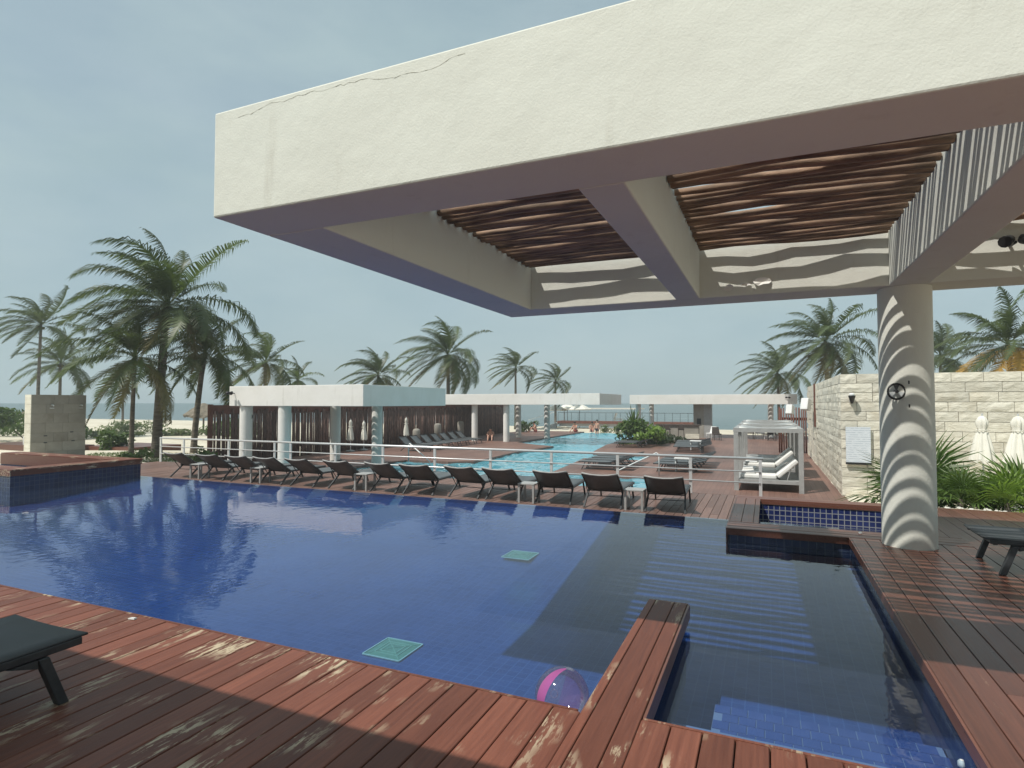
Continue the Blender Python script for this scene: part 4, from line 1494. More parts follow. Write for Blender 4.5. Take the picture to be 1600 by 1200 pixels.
for yy, zz in ((0.45, 0.66), (1.35, 0.68), (1.3, 1.0), (0.45, 0.9)):
    MB().box(0.0, 0.015, yy - 0.05, yy + 0.05, zz - 0.018, zz + 0.018).build('tap_plate', M['charcoal'], sw)

lp_ = MB()
lp_.box(-31.6, -28.2, 18.7, 21.4, -0.95, -0.55)
pl_o = lp_.build('sand_platform', M['deck_red'])
tag(pl_o, 'low red wooden platform on the sand right of the shower wall', 'platform', 'low wooden platforms on the sand')
lp_ = MB()
lp_.box(-37.5, -31.4, 17.2, 19.0, -0.85, -0.50)
pl_o = lp_.build('sand_platform', M['deck_red'])
tag(pl_o, 'low red wooden platform on the sand left of the shower wall', 'platform', 'low wooden platforms on the sand')
def beach_seat(loc, rz, label):
    t = thing('beach_chair', label, 'chair', loc, rz, 'white chairs on the sand platform')
    MB().box(-0.3, 0.3, -0.3, 0.3, 0.30, 0.36).build('seat', M['white'], t)
    MB().add([(-0.3, -0.3, 0.36), (0.3, -0.3, 0.36), (0.3, -0.5, 0.95), (-0.3, -0.5, 0.95), (-0.3, -0.25, 0.36), (0.3, -0.25, 0.36), (0.3, -0.46, 0.95), (-0.3, -0.46, 0.95)],
             [(0, 1, 2, 3), (4, 7, 6, 5), (0, 4, 5, 1), (1, 5, 6, 2), (2, 6, 7, 3), (3, 7, 4, 0)]).build('backrest', M['grey_cloth'], t)
    for sx in (-1, 1):
        for sy in (-1, 1):
            MB().box(sx * 0.29 - 0.025, sx * 0.29 + 0.025, sy * 0.27 - 0.025, sy * 0.27 + 0.025, 0, 0.40 if sy > 0 else 0.6).build('leg', M['white'], t)
    return t
bs = beach_seat((-34.3, 17.8, -0.5), R(190), 'white chair on the left sand platform, nearest the frame edge')
copy_tree(bs, (-33.2, 18.2, -0.5), R(180), 'white chair on the left sand platform, right beside the shower wall')

# lawn strip: many blades as one mass
lawn = MB()
for i in range(9000):
    x, y = rng.uniform(-27.6, -20.3), rng.uniform(14.0, 18.4)
    if math.hypot((x + 24) / 3.6, (y - 16.4) / 2.0) > 1 + 0.12 * math.sin(x * 3 + y * 5):
        continue
    z = ground_z(x, y) - 0.02
    a = rng.uniform(0, 6.28)
    h, w = rng.uniform(0.04, 0.10), 0.02
    dx, dy = math.cos(a) * w, math.sin(a) * w
    lx, ly = rng.uniform(-0.04, 0.04), rng.uniform(-0.04, 0.04)
    lawn.add([(x - dx, y - dy, z), (x + dx, y + dy, z), (x + lx, y + ly, z + h)], [(0, 1, 2)])
tag(stuff(lawn.build('lawn', M['grass'])), 'green lawn grass on the sand behind the raised basin', 'grass')

def palapa(loc, label, s_=1.0):
    t = thing('palapa', label, 'palapa', loc, 0, 'thatched palapas on the beach')
    q = MB()
    seg = 26
    prof = [(1.75, 1.35), (1.70, 1.50), (1.2, 1.95), (0.7, 2.35), (0.12, 2.65)]
    for r_, z in prof:
        for i in range(seg):
            a = 2 * math.pi * i / seg
            j = rng.uniform(0.9, 1.08)
            q.v.append((r_ * j * math.cos(a) * s_, r_ * j * math.sin(a) * s_, (z + (rng.uniform(-0.2, 0.05) if r_ > 1.74 else rng.uniform(-0.03, 0.03))) * s_))
    for j in range(len(prof) - 1):
        for i in range(seg):
            a0, a1 = j * seg + i, j * seg + (i + 1) % seg
            q.f.append((a0, a1, a1 + seg, a0 + seg))
    q.build('thatch_roof', M['thatch'], t)
    MB().tube([(0, 0, 0), (0, 0, 2.3 * s_)], 0.09, 8).build('post', M['trunk'], t)
    return t
palapa((-61.5, 32.5, -1.05), 'thatched palapa roof on the dune, left one seen right of the shower wall', 1.0)
palapa((-51.3, 41.3, -1.05), 'thatched palapa roof on the dune, right one near the brown fence end', 1.0)

# ------------------------------------------------------------------ palms
WIND = Vector((-0.93, -0.30, 0.0))
def frond_mesh(length, az, elev, droop, wind, rs, leaf=0.55, n=30):
    """one feather frond as a single connected mesh, bent by gravity and the sea wind"""
    d = Vector((math.cos(az) * math.cos(elev), math.sin(az) * math.cos(elev), math.sin(elev)))
    p = Vector((0, 0, 0))
    st = length / n
    mb = MB()
    prev = None
    for i in range(n + 1):
        t = i / n
        side = d.cross(Vector((0, 0, 1)))
        if side.length < 0.05:
            side = Vector((-math.sin(az), math.cos(az), 0))
        side.normalize()
        up = side.cross(d).normalized()
        w = 0.035 * (1 - t) + 0.006
        l_, r_ = len(mb.v), len(mb.v) + 1
        mb.v += [tuple(p - side * w), tuple(p + side * w)]
        if prev:
            mb.f.append((prev[0], prev[1], r_, l_))
            if t > 0.14:
                env = math.sin(math.pi * min(1.0, (t - 0.10) / 0.9) ** 0.75) ** 0.6 if t < 0.995 else 0.3
                ll = leaf * length * 0.46 * max(env, 0.22)
                for sgn, q0, q1 in ((-1, prev[0], l_), (1, prev[1], r_)):
                    base = (Vector(mb.v[q0]) + Vector(mb.v[q1])) * 0.5
                    dirn = (side * sgn * 0.80 + d * rs.uniform(0.45, 0.75) + up * 0.22 + WIND * wind * 0.55 + Vector((0, 0, -1)) * rs.uniform(0.05, 0.35)).normalized()
                    d2 = (dirn * 0.75 + WIND * wind * 0.8 + Vector((0, 0, -1)) * (0.7 + droop * 0.4)).normalized()
                    lw = rs.uniform(0.85, 1.1)
                    m1 = base + dirn * ll * 0.5 * lw
                    tip = m1 + d2 * ll * 0.5 * lw
                    k_ = len(mb.v)
                    ww_ = d * (st * 0.34)
                    mb.v += [tuple(m1 - ww_), tuple(m1 + ww_), tuple(tip)]
                    mb.f += [(q0, q1, k_ + 1, k_), (k_, k_ + 1, k_ + 2)]
        prev = (l_, r_)
        d = (d + Vector((0, 0, -1)) * droop * st * (0.25 + 1.1 * t) + WIND * wind * st * (0.25 + 0.55 * t)).normalized()
        p = p + d * st
    return mb

def palm(base, crown, length, label, n=18, wind=0.30, seed=1, dry=2, low=-0.5, tr=0.13, mat='frond', gold=0, nseg=54, group='coconut palms'):
    rs = random.Random(seed)
    n = int(n * 1.6)
    wind *= 2.3
    t = thing('coconut_palm', label, 'palm tree', base, 0, group)
    b, c = Vector(base), Vector(crown)
    rel = c - b
    pts, rad = [], []
    for i in range(9):
        u = i / 8
        q = Vector((rel.x * u ** 1.5, rel.y * u ** 1.5, rel.z * u))
        pts.append(tuple(q))
        rad.append(tr * (1.35 if i == 0 else 1.0) * (1 - 0.35 * u))
    pts[0] = (0, 0, -0.25)
    MB().tube(pts, rad, 9).build('trunk', M['trunk'], t, True)
    for i in range(n):
        u = (i + 0.5) / n
        az = i * 2.39996 + rs.uniform(-0.25, 0.25)
        elev = 1.35 - (1.35 - low) * u ** 0.85 + rs.uniform(-0.12, 0.12)
        ln = length * rs.uniform(0.85, 1.1) * (0.8 if u < 0.12 else 1.0)
        droop = rs.uniform(0.6, 1.0) * 3.0 / length * 0.8
        m = M[mat]
        lab = None
        if i >= n - dry:
            m = M['frond_dry']; lab = 'yellowing drooping frond'
        if i >= n - gold:
            m = M['frond_gold']; lab = 'golden dying frond'
        o = frond_mesh(ln, az, elev, droop, wind * 3.0 / length, rs, n=nseg).build('frond', m, t)
        o.location = rel
        if lab:
            o['label'] = lab
    if rs.random() < 0.8:
        for k_ in range(4):
            a = rs.uniform(0, 6.28)
            MB().lathe([(0.02, -0.13), (0.10, -0.05), (0.10, 0.05), (0.02, 0.12)], 0, 0, 8).build('coconut', M['frond_dry'], t, True, tuple(rel + Vector((math.cos(a) * 0.17, math.sin(a) * 0.17, -0.22))))
    return t
P = palm
P((-23.5, 16.7, -0.75), (-22.54, 16.37, 5.6), 4.0, 'tallest windswept coconut palm with a thick trunk behind the railing end at left', 26, 0.34, 11, 2, -0.55, 0.20, nseg=66)
P((-23.9, 15.9, -0.6), (-22.9, 15.3, 3.4), 3.3, 'shorter coconut palm with low drooping fronds just left of the tallest palm', 16, 0.20, 12, 4, -0.7, 0.10, nseg=58)
P((-24.6, 19.3, -0.85), (-23.74, 19.12, 3.9), 3.0, 'dark coconut palm just right of the tallest palm, over the brown fence end', 16, 0.25, 13, 1, -0.75, 0.15)
P((-51.3, 26.8, -1.1), (-51.1, 26.8, 7.6), 3.6, 'thin tall windswept coconut palm near the left frame edge', 17, 0.55, 14, 0, -0.3, 0.14)
P((-55.2, 30.5, -1.1), (-55.2, 30.5, 5.0), 3.8, 'coconut palm above the shower wall, right of the thin tall palm', 16, 0.30, 15, 2, -0.6, 0.15)
P((-58.5, 38.0, -1.1), (-58.5, 38.0, 3.6), 2.2, 'small coconut palm right above the shower wall corner, between larger palms', 12, 0.3, 34, 1, -0.6, 0.12)
P((-31.4, 30.0, -1.1), (-31.4, 30.0, 4.4), 3.4, 'coconut palm above the left end of the nearest pavilion roof', 18, 0.5, 16, 3, -0.6, 0.15)
P((-33.0, 34.7, -1.1), (-33.0, 34.7, 3.4), 2.3, 'small coconut palm above the nearest pavilion roof, right of a larger one', 13, 0.3, 17, 1, -0.6, 0.13)
P((-30.4, 41.3, -1.1), (-30.4, 41.3, 4.0), 3.7, 'full leaning coconut palm left of the tall palm behind the middle pavilion', 22, 0.45, 18, 6, -0.8, 0.16)
P((-22.9, 40.2, -1.1), (-22.8, 39.9, 5.4), 4.3, 'tall coconut palm rising over the joint of the first two pavilion roofs', 22, 0.38, 19, 4, -0.8, 0.18)
P((-23.6, 55.2, -1.2), (-23.6, 55.2, 5.2), 3.6, 'slim coconut palm with coconuts above the middle pavilion roof', 15, 0.6, 20, 1, -0.5, 0.15)
P((-21.5, 61.5, -1.3), (-21.5, 61.5, 4.1), 3.3, 'small windswept coconut palm above the right end of the middle pavilion', 14, 0.6, 21, 0, -0.5, 0.15)
P((3.6, 43.2, -1.2), (3.5, 43.0, 5.6), 4.2, 'large windblown coconut palm behind the stone wall, left of the striped column', 22, 0.36, 22, 4, -0.8, 0.17)
P((0.9, 55.0, -1.2), (0.8, 54.9, 4.2), 3.9, 'coconut palm over the right end of the bar pavilion roof', 18, 0.45, 23, 4, -0.7, 0.15)
P((12.2, 54.4, -1.2), (12.2, 54.4, 5.2), 4.0, 'coconut palm just right of the striped column, above the wall', 17, 0.30, 24, 1, -0.7, 0.15)
P((11.6, 37.8, -1.2), (11.3, 37.6, 4.6), 3.7, 'coconut palm at the right frame edge with golden dying fronds', 20, 0.25, 25, 4, -0.75, 0.16, gold=9)
P((10.6, 21.2, -1.2), (9.6, 20.8, 6.2), 3.6, 'close coconut palm hanging a frond under the pergola corner at right', 14, 0.15, 26, 0, -0.7, 0.14, mat='fan_leaf', nseg=60)

# ------------------------------------------------------------------ fan palms in the planting bed
bd = MB()
nx_, ny_ = 22, 24
def bed_z(x, y):
    return -0.10 - 0.85 * smoothstep((y - 11.3) / 3.6) + 0.03 * math.sin(3 * x + y)
for j in range(ny_ + 1):
    for i in range(nx_ + 1):
        x = 1.97 + (9 - 1.97) * max(0, i - 1) / (nx_ - 1)
        y = 10.93 + (18.95 - 10.93) * j / ny_
        bd.v.append((x, y, bed_z(x, y) if i else -1.9))
for j in range(ny_):
    for i in range(nx_):
        a = j * (nx_ + 1) + i
        bd.f.append((a, a + 1, a + nx_ + 2, a + nx_ + 1))
structure(bd.build('planting_bed', M['sand'], smooth=True))

def fan_leaf(r, blades, spread, rs):
    """a palmate leaf: stalk and a fan of pointed blades from one hub"""
    m = MB()
    L = r * 0.75
    m.tube([(0, 0, 0), (0, L * 0.5, 0.03), (0, L, 0.0)], [0.010, 0.007, 0.006], 4)
    hub = len(m.v)
    m.v.append((0, L, 0))
    for k_ in range(blades):
        a = -spread / 2 + spread * k_ / (blades - 1)
        ll = r * (0.62 + 0.38 * math.cos(a * 0.75)) * rs.uniform(0.92, 1.06)
        d = Vector((math.sin(a), math.cos(a), 0.0))
        s_ = Vector((d.y, -d.x, 0)) * (0.021 * r / 0.6)
        mid = Vector((0, L, 0)) + d * ll * 0.5 + Vector((0, 0, 0.03 * r))
        tip = Vector((0, L, 0)) + d * ll + Vector((0, 0, -0.16 * r * rs.uniform(0.4, 1.5)))
        q = len(m.v)
        m.v += [tuple(mid - s_), tuple(mid + s_ ), tuple(tip)]
        m.f += [(hub, q + 1, q), (q, q + 1, q + 2)]
    return m
FM = {}
rs_f = random.Random(5)
for nm in ('fan_leaf', 'fan_lime'):
    FM[nm] = [fan_leaf(0.52 * s_, 15, R(215), rs_f).mesh('fan_leaf', M[nm]) for s_ in (0.85, 1.0, 1.15)]
def fan_palm(loc, s_, n, label, mat='fan_leaf', seed=0, lo=0.05):
    rs = random.Random(seed)
    t = thing('fan_palm', label, 'fan palm', loc, 0, 'fan palms in the planting bed')
    MB().tube([(0, 0, -0.2), (0, 0, 0.22 * s_)], [0.05, 0.04], 7).build('stem', M['trunk'], t)
    for i in range(n):
        u = (i + 0.5) / n
        az = i * 2.39996 + rs.uniform(-0.3, 0.3)
        el = 1.4 - (1.4 - lo) * u + rs.uniform(-0.15, 0.15)
        o = put('fan_leaf', rs.choice(FM[mat]), t, (0, 0, 0.15 * s_ * rs.uniform(0.6, 1.4)))
        q = Quaternion((0, 0, 1), az) @ Quaternion((1, 0, 0), el) @ Quaternion((0, 1, 0), rs.uniform(-0.5, 0.5))
        o.rotation_mode = 'QUATERNION'
        o.rotation_quaternion = q
        k_ = s_ * rs.uniform(0.85, 1.15)
        o.scale = (k_, k_, k_)
    return t
FP = [((2.55, 13.2), 1.15, 34, 'large fan palm at the bed corner, left of the striped column', 'fan_leaf'),
      ((2.95, 12.1), 0.8, 24, 'fan palm just right of the striped column foot, behind the deck corner', 'fan_leaf'),
      ((3.35, 13.6), 0.9, 30, 'fan palm between the striped column and the left closed umbrella', 'fan_leaf'),
      ((3.55, 12.0), 0.85, 22, 'lime green fan palm at the front of the planting bed', 'fan_lime'),
      ((4.15, 13.0), 0.9, 32, 'broad fan palm below the left closed umbrella', 'fan_leaf'),
      ((4.35, 12.0), 0.8, 26, 'fan palm at the bed front behind the right lounger', 'fan_leaf'),
      ((4.95, 13.9), 0.85, 28, 'fan palm below the right closed umbrella', 'fan_leaf'),
      ((5.2, 12.4), 0.85, 28, 'fan palm at the right frame edge behind the lounger', 'fan_leaf'),
      ((2.75, 14.8), 0.8, 22, 'fan palm against the stone wall behind the bed corner', 'fan_leaf'),
      ((6.1, 13.2), 1.1, 24, 'fan palm at the far right end of the planting bed', 'fan_leaf')]
for i, ((x, y), s_, n, lab, m_) in enumerate(FP):
    fan_palm((x, y, bed_z(x, y)), s_ * (1 + 0.28 * smoothstep((y - 12.2) / 1.2)), n, lab, m_, 40 + i)
pb = MB()
for i in range(260):
    x, y = rng.uniform(2.2, 6.5), 10.95 + abs(rng.gauss(0, 0.35))
    z = bed_z(x, y)
    r = rng.uniform(0.012, 0.04)
    pb.lathe([(r * 0.6, z - r * 0.3), (r, z + r * 0.2), (r * 0.5, z + r * 0.7)], x, y, 6)
tag(stuff(pb.build('pebbles', M['pebble'])), 'white pebbles strewn along the front of the planting bed', 'pebbles')

# ------------------------------------------------------------------ bushes
def foliage(rx, ry, rz, n, leaf, seed, lumps=7):
    rs = random.Random(seed)
    cs = [(rs.uniform(-0.65, 0.65), rs.uniform(-0.65, 0.65), rs.uniform(0.15, 0.75), rs.uniform(0.32, 0.55)) for _ in range(lumps)]
    m = MB()
    for i in range(n):
        cx, cy, cz, cr = rs.choice(cs)
        v = Vector((rs.gauss(0, 1), rs.gauss(0, 1), rs.gauss(0, 1))).normalized() * cr * rs.uniform(0.55, 1.05)
        p = Vector(((cx + v.x) * rx, (cy + v.y) * ry, max(0.02, cz + v.z * 0.8) * rz))
        nrm = (v + Vector((rs.uniform(-0.7, 0.7), rs.uniform(-0.7, 0.7), rs.uniform(-0.2, 0.9)))).normalized()
        a = nrm.cross(Vector((rs.uniform(-1, 1), rs.uniform(-1, 1), rs.uniform(-1, 1)))).normalized()
        b = nrm.cross(a)
        l_ = leaf * rs.uniform(0.6, 1.3)
        m.add([p - a * l_ * 0.5, p + b * l_ * 0.28, p + a * l_ * 0.5, p - b * l_ * 0.28], [(0, 1, 2, 3)])
    return m
def shrub(loc, size, n, leaf, label, mat='bush', seed=0, group=None):
    t = thing('shrub', label, 'shrub', loc, 0, group)
    stuff(foliage(*size, n, leaf, seed).build('foliage', M[mat], t))
    for k_ in range(3):
        a = 2.1 * k_ + seed
        MB().tube([(0, 0, -0.2), (math.cos(a) * size[0] * 0.3, math.sin(a) * size[1] * 0.3, size[2] * 0.45)], [0.05, 0.025], 5).build('stem', M['trunk'], t)
    return t
shrub((-44, 19.5, -0.9), (3.2, 3.4, 2.4), 3000, 0.30, 'large sea grape bush at the left frame edge behind the chairs', 'bush', 1)
shrub((-50, 25.5, -1.0), (3.6, 3.4, 2.2), 2600, 0.34, 'sea grape bush behind the shower wall, left', 'bush', 2)
shrub((-30.0, 19.2, -0.85), (0.8, 0.8, 1.1), 900, 0.22, 'round green bush just right of the shower wall', 'bush', 3)
DG = 'low dune scrub plants along the beach'
for i, (x, y, sx, h, lab) in enumerate(((-48, 30, 3.0, 0.6, 'low pale dune scrub below the left palapa'),
                                        (-45, 34, 2.4, 0.55, 'low pale dune scrub behind the palm trunks'),
                                        (-41.5, 35.5, 2.4, 1.3, 'green beach bush below the right palapa'),
                                        (-54, 36, 4.0, 1.1, 'dune scrub far behind the round bush'),
                                        (-36, 33, 2.4, 1.6, 'green bush at the brown fence end below the dark palm'),
                                        (-60, 28, 5.0, 1.6, 'dark dune scrub band far left behind the sea grapes'))):
    shrub((x, y, -1.1), (sx, 1.6, h), 1300, 0.24, lab, 'bush_pale' if i in (0, 1, 3) else 'bush', 10 + i, DG)
shrub((-22.5, 15.2, -0.62), (0.8, 0.5, 0.45), 350, 0.16, 'small green ground plant at the railing end, below the tallest palm', 'bush', 30)
shrub((-19.5, 16.2, -1.0), (0.7, 0.5, 0.9), 420, 0.2, 'spiky green plant behind the left end of the railing', 'fan_leaf', 31)
# island plant
ip = thing('island_plant', 'big spiky plant over leafy green shrubs on the pool island', 'plant', (-7.6, 37.4, LZ))
stuff(foliage(1.7, 1.5, 1.5, 1600, 0.26, 51).build('foliage', M['bush'], ip))
stuff(foliage(0.9, 0.9, 0.9, 500, 0.28, 52).build('pale_foliage', M['fan_lime'], ip, False, (0.9, -0.9, 0.3)))
rs_i = random.Random(8)
for i in range(46):
    u = (i + 0.5) / 46
    az = i * 2.4
    el = 1.45 - 1.3 * u
    m = MB()
    L = rs_i.uniform(1.3, 1.8)
    pts = []
    for k_ in range(6):
        t_ = k_ / 5
        pts.append((0, L * t_ * math.cos(el) , 0.2 + L * t_ * math.sin(el) - 0.55 * t_ * t_ * math.cos(el)))
    wv = [0.03, 0.05, 0.055, 0.045, 0.03, 0.004]
    for k_, p in enumerate(pts):
        m.v += [(-wv[k_], p[1], p[2]), (wv[k_], p[1], p[2])]
    m.f += [(2 * k_, 2 * k_ + 1, 2 * k_ + 3, 2 * k_ + 2) for k_ in range(5)]
    o = m.build('sword_leaf', M['fan_leaf'] if i % 3 else M['bush_dark'], ip)
    o.location = (-0.2, 0, 0.75)
    o.rotation_euler = (0, 0, az)
for i in range(9):
    shrub((-13.6 + i * 0.95, 53.0 + 0.3 * (i % 2), -1.1), (0.6, 0.5, 0.75), 220, 0.2, 'low green plant at the far end of the turquoise pool, ' + ORD[i if i < 4 else (6 if i == 4 else i + 4)].replace('middle, seventh from the left', 'middle one'), 'bush_pale', 60 + i, 'low plants at the far end of the turquoise pool')
shrub((-20.0, 49.5, -1.0), (1.0, 1.0, 1.0), 500, 0.22, 'green planting by the steps of the footbridge', 'bush', 80)
shrub((-5.9, 39.5, LZ), (1.3, 0.8, 0.6), 500, 0.2, 'low dark shrub between the island plant and the bar', 'bush_dark', 81)

# ------------------------------------------------------------------ people
def person(loc, rz, joints, label, suit, s_=1.0):
    """joints: name -> ((x,y,z), radius); one skinned body, hair and swimwear as parts"""
    t = thing('person', label, 'person', loc, rz)
    order = ['pelvis', 'belly', 'chest', 'neck', 'head', 'crown', 'sho_l', 'elb_l', 'han_l', 'sho_r', 'elb_r', 'han_r', 'hip_l', 'kne_l', 'ank_l', 'toe_l', 'hip_r', 'kne_r', 'ank_r', 'toe_r']
    ed = [('pelvis', 'belly'), ('belly', 'chest'), ('chest', 'neck'), ('neck', 'head'), ('head', 'crown'), ('chest', 'sho_l'), ('sho_l', 'elb_l'), ('elb_l', 'han_l'),
          ('chest', 'sho_r'), ('sho_r', 'elb_r'), ('elb_r', 'han_r'), ('pelvis', 'hip_l'), ('hip_l', 'kne_l'), ('kne_l', 'ank_l'), ('ank_l', 'toe_l'),
          ('pelvis', 'hip_r'), ('hip_r', 'kne_r'), ('kne_r', 'ank_r'), ('ank_r', 'toe_r')]
    rad = dict(pelvis=0.14, belly=0.125, chest=0.14, neck=0.055, head=0.095, crown=0.075, sho_l=0.06, elb_l=0.042, han_l=0.03, sho_r=0.06, elb_r=0.042, han_r=0.03,
               hip_l=0.09, kne_l=0.06, ank_l=0.04, toe_l=0.035, hip_r=0.09, kne_r=0.06, ank_r=0.04, toe_r=0.035)
    me = bpy.data.meshes.new('body')
    me.from_pydata([joints[k_] for k_ in order], [(order.index(a), order.index(b)) for a, b in ed], [])
    me.materials.append(M['skin'])
    o = put('body', me, t)
    sk = o.modifiers.new('skin', 'SKIN')
    if not me.skin_vertices:
        me.attributes.new('skin', 'FLOAT', 'POINT')
    for i, k_ in enumerate(order):
        d = me.skin_vertices[0].data[i] if me.skin_vertices else None
        if d is not None:
            d.radius = (rad[k_], rad[k_])
            d.use_root = (i == 0)
    sub = o.modifiers.new('sub', 'SUBSURF'); sub.levels = 1; sub.render_levels = 2
    hd = Vector(joints['crown'])
    MB().lathe([(0.06, -0.09), (0.105, -0.04), (0.105, 0.03), (0.06, 0.09), (0.01, 0.105)], 0, 0, 12).build('hair', M['hair'], t, True, tuple(hd + Vector((0, -0.025, -0.01))))
    pv = Vector(joints['pelvis'])
    q = MB()
    hl, hr = Vector(joints['hip_l']), Vector(joints['hip_r'])
    q.tube([hl + (hl - hr) * 0.45, hl, hr, hr + (hr - hl) * 0.45], [0.09, 0.15, 0.15, 0.09], 10)
    q.build('swimwear', suit, t, True)
    return t
SIT = dict(pelvis=(0, 0, 0.13), belly=(0, 0.02, 0.31), chest=(0, 0.08, 0.50), neck=(0, 0.15, 0.67), head=(0, 0.20, 0.77), crown=(0, 0.22, 0.87),
           sho_l=(-0.19, 0.09, 0.60), elb_l=(-0.25, 0.25, 0.40), han_l=(-0.16, 0.46, 0.40), sho_r=(0.19, 0.09, 0.60), elb_r=(0.25, 0.25, 0.40), han_r=(0.16, 0.46, 0.40),
           hip_l=(-0.10, 0.03, 0.13), kne_l=(-0.14, 0.42, 0.38), ank_l=(-0.14, 0.66, 0.07), toe_l=(-0.14, 0.82, 0.04),
           hip_r=(0.10, 0.03, 0.13), kne_r=(0.14, 0.42, 0.38), ank_r=(0.14, 0.66, 0.07), toe_r=(0.14, 0.82, 0.04))
STD = dict(pelvis=(0, 0, 0.92), belly=(0, 0, 1.08), chest=(0, 0, 1.28), neck=(0, 0.0, 1.47), head=(0, 0.02, 1.58), crown=(0, 0.02, 1.68),
           sho_l=(-0.19, 0, 1.40), elb_l=(-0.26, -0.02, 1.12), han_l=(-0.25, 0.08, 0.86), sho_r=(0.19, 0, 1.40), elb_r=(0.26, -0.02, 1.12), han_r=(0.25, 0.08, 0.86),
           hip_l=(-0.10, 0, 0.90), kne_l=(-0.11, 0.02, 0.48), ank_l=(-0.12, 0, 0.07), toe_l=(-0.13, 0.16, 0.03),
           hip_r=(0.10, 0, 0.90), kne_r=(0.12, 0.05, 0.48), ank_r=(0.13, 0.02, 0.07), toe_r=(0.14, 0.18, 0.03))
person((-17.8, 37.2, LZ), R(200), SIT, 'bather with dark hair sitting bent by the left column of the middle pavilion', M['swim_dark'])
person((-19.3, 49.8, LZ), R(130), SIT, 'bather sitting left of the striped far column under the awning', M['swim_red'])
person((-15.95, 51.2, LZ), R(160), SIT, 'bather in coral swimwear sitting at the far pool side, left of another', M['swim_red'])
person((-14.6, 51.8, LZ), R(190), SIT, 'bather sitting at the far pool side, right of the one in coral swimwear', M['swim_red'])
person((-13.9, 50.9, -1.62), R(150), STD, 'bather in dark swimwear standing in the far end of the turquoise pool', M['swim_dark'])

# ------------------------------------------------------------------ small fittings
flood((-17.35, 15.1, 1.95), R(0), 'black twin spot lamp on the left corner of the nearest pavilion fascia')
flood((1.3, 45.3, 2.0), R(0), 'black twin spot lamp on the right end of the bar pavilion fascia')
nb = thing('column_notice', 'white paper notice box on the left column of the nearest pavilion', 'sign', (-17.18, 15.52, 0.75))
MB().box(-0.17, 0.05, -0.05, 0.0, -0.16, 0.16).build('panel', M['white'], nb)
MB().box(0.07, 0.20, -0.04, 0.01, -0.12, 0.10).build('panel', M['white'], nb)
r2 = thing('ring_fitting', 'small black ring fitting on the left column of the nearest pavilion', 'fitting', (-16.95, 15.52, 1.12))
MB().tube([(0.12 * math.cos(2 * math.pi * i / 16), 0, 0.12 * math.sin(2 * math.pi * i / 16)) for i in range(17)], 0.014, 5).build('ring', M['black_metal'], r2, True)
MB().tube([(0, 0.03, 0), (0, -0.02, 0)], 0.03, 8).build('hub', M['black_metal'], r2)

ball = thing('beach_ball', 'clear beach ball with pink and violet panels floating in the pool corner by the spur', 'beach ball', (-1.075, 3.175, -0.035))
BR_ = 0.152
kinds = ['vinyl_clear', 'vinyl_purple', 'vinyl_clear', 'vinyl_clear', 'vinyl_pink', 'vinyl_clear']
tilt = Matrix.Rotation(R(-12), 4, 'X') @ Matrix.Rotation(R(14), 4, 'Y') @ Matrix.Rotation(R(-8), 4, 'Z')
edges = (0, 60, 115, 180, 232, 258, 360)
for k_ in range(6):
    m = MB()
    nu, nv = 8, 14
    for j in range(nv + 1):
        th = math.pi * (0.06 + 0.88 * j / nv)
        for i in range(nu + 1):
            ph = R(edges[k_] + (edges[k_ + 1] - edges[k_]) * i / nu)
            p = Vector((math.sin(th) * math.cos(ph), math.sin(th) * math.sin(ph), math.cos(th))) * BR_
            m.v.append(tuple(tilt @ p))
    for j in range(nv):
        for i in range(nu):
            a = j * (nu + 1) + i
            m.f.append((a, a + 1, a + nu + 2, a + nu + 1))
    o = m.build('panel', M[kinds[k_]], ball, True)
    if kinds[k_] != 'vinyl_clear':
        o['label'] = 'pink panel' if kinds[k_] == 'vinyl_pink' else 'violet panel'
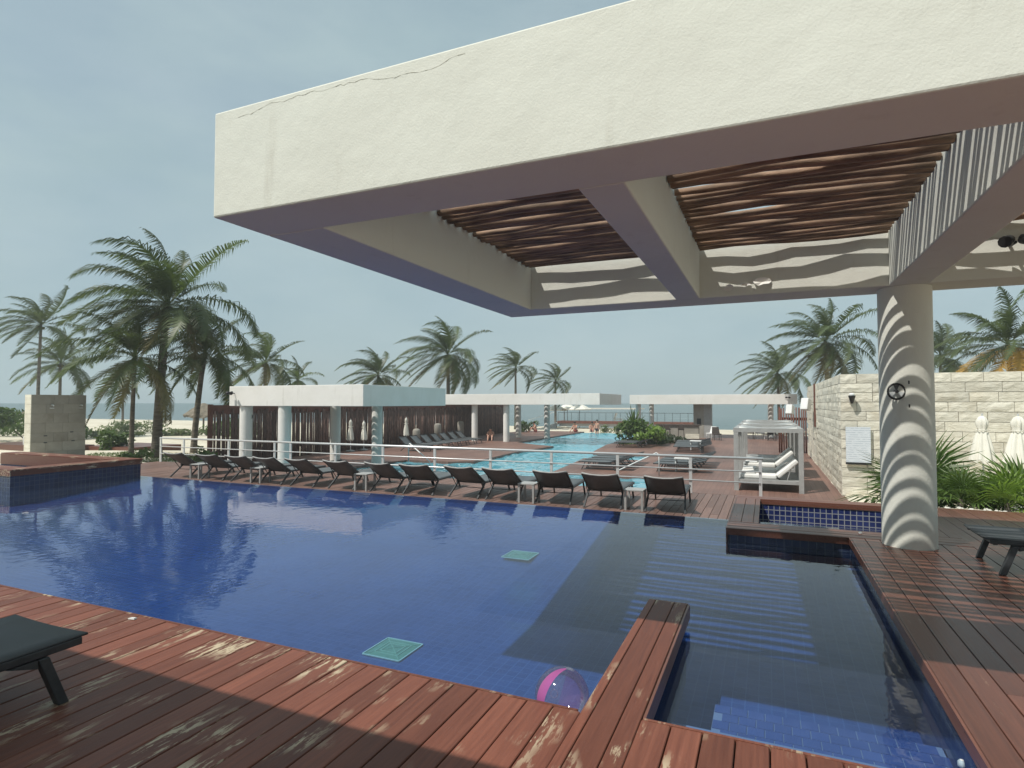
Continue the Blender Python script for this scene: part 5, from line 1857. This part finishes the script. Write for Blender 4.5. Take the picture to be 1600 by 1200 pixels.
for s_ in (1, -1):
    m = MB().lathe([(BR_ * math.sin(math.pi * 0.06 * q_), BR_ * math.cos(math.pi * 0.06 * q_) * s_) for q_ in (1.0, 0.66, 0.33, 0.02)], 0, 0, 16)
    m.v = [tuple(tilt @ Vector(v)) for v in m.v]
    m.build('end_cap', M['vinyl_clear' if s_ > 0 else 'vinyl_pink'], ball, True)
m = MB().tube([(0.02 * math.cos(2 * math.pi * i / 12), 0.02 * math.sin(2 * math.pi * i / 12), BR_ * 0.99) for i in range(13)], 0.003, 5)
m.v = [tuple(Matrix.Rotation(R(62), 4, 'X') @ Vector(v)) for v in m.v]
m.build('valve', M['vinyl_clear'], ball, True)

def nozzle(loc, label):
    o = MB().lathe([(0.022, 0), (0.022, 0.012), (0.012, 0.024)], 0, 0, 12).build('pool_nozzle', M['white'], None, True, loc)
    tag(o, label, 'nozzle', 'white pool nozzles')
    return o
o = nozzle((0.868, 3.62, -0.19), 'white round nozzle on the tiled pool wall below the right deck')
o.rotation_euler = (0, R(-90), 0)
nozzle((1.02, 8.36, 0.001), 'white round cap on the plunge pool rim beside the column')
ck = MB().add([(0, 0, 0), (0.055, 0.012, 0), (0.05, 0.04, 0), (0.008, 0.03, 0), (0.004, 0.003, 0.008), (0.05, 0.014, 0.010), (0.046, 0.036, 0.009), (0.01, 0.027, 0.007)],
              [(3, 2, 1, 0), (4, 5, 6, 7), (0, 1, 5, 4), (1, 2, 6, 5), (2, 3, 7, 6), (3, 0, 4, 7)])
tag(ck.build('paper_scrap', M['white'], None, False, (-4.36, 2.90, 0.004)), 'tiny white scrap lying on the near deck edge', 'litter')

# ------------------------------------------------------------------ sea air
hz = MB().box(-130, 130, -12, 190, -6, 16).mesh('haze', None)
hm = bpy.data.materials.new('sea_haze')
hm.use_nodes = True
hn, hl = hm.node_tree.nodes, hm.node_tree.links
hn.clear()
ho = hn.new('ShaderNodeOutputMaterial')
hv = hn.new('ShaderNodeVolumePrincipled')
hv.inputs['Color'].default_value = (0.92, 0.95, 0.97, 1)
hv.inputs['Density'].default_value = 0.0015
hv.inputs['Anisotropy'].default_value = 0.0
hl.new(hv.outputs[0], ho.inputs['Volume'])
hz.materials.append(hm)
stuff(put('haze', hz))
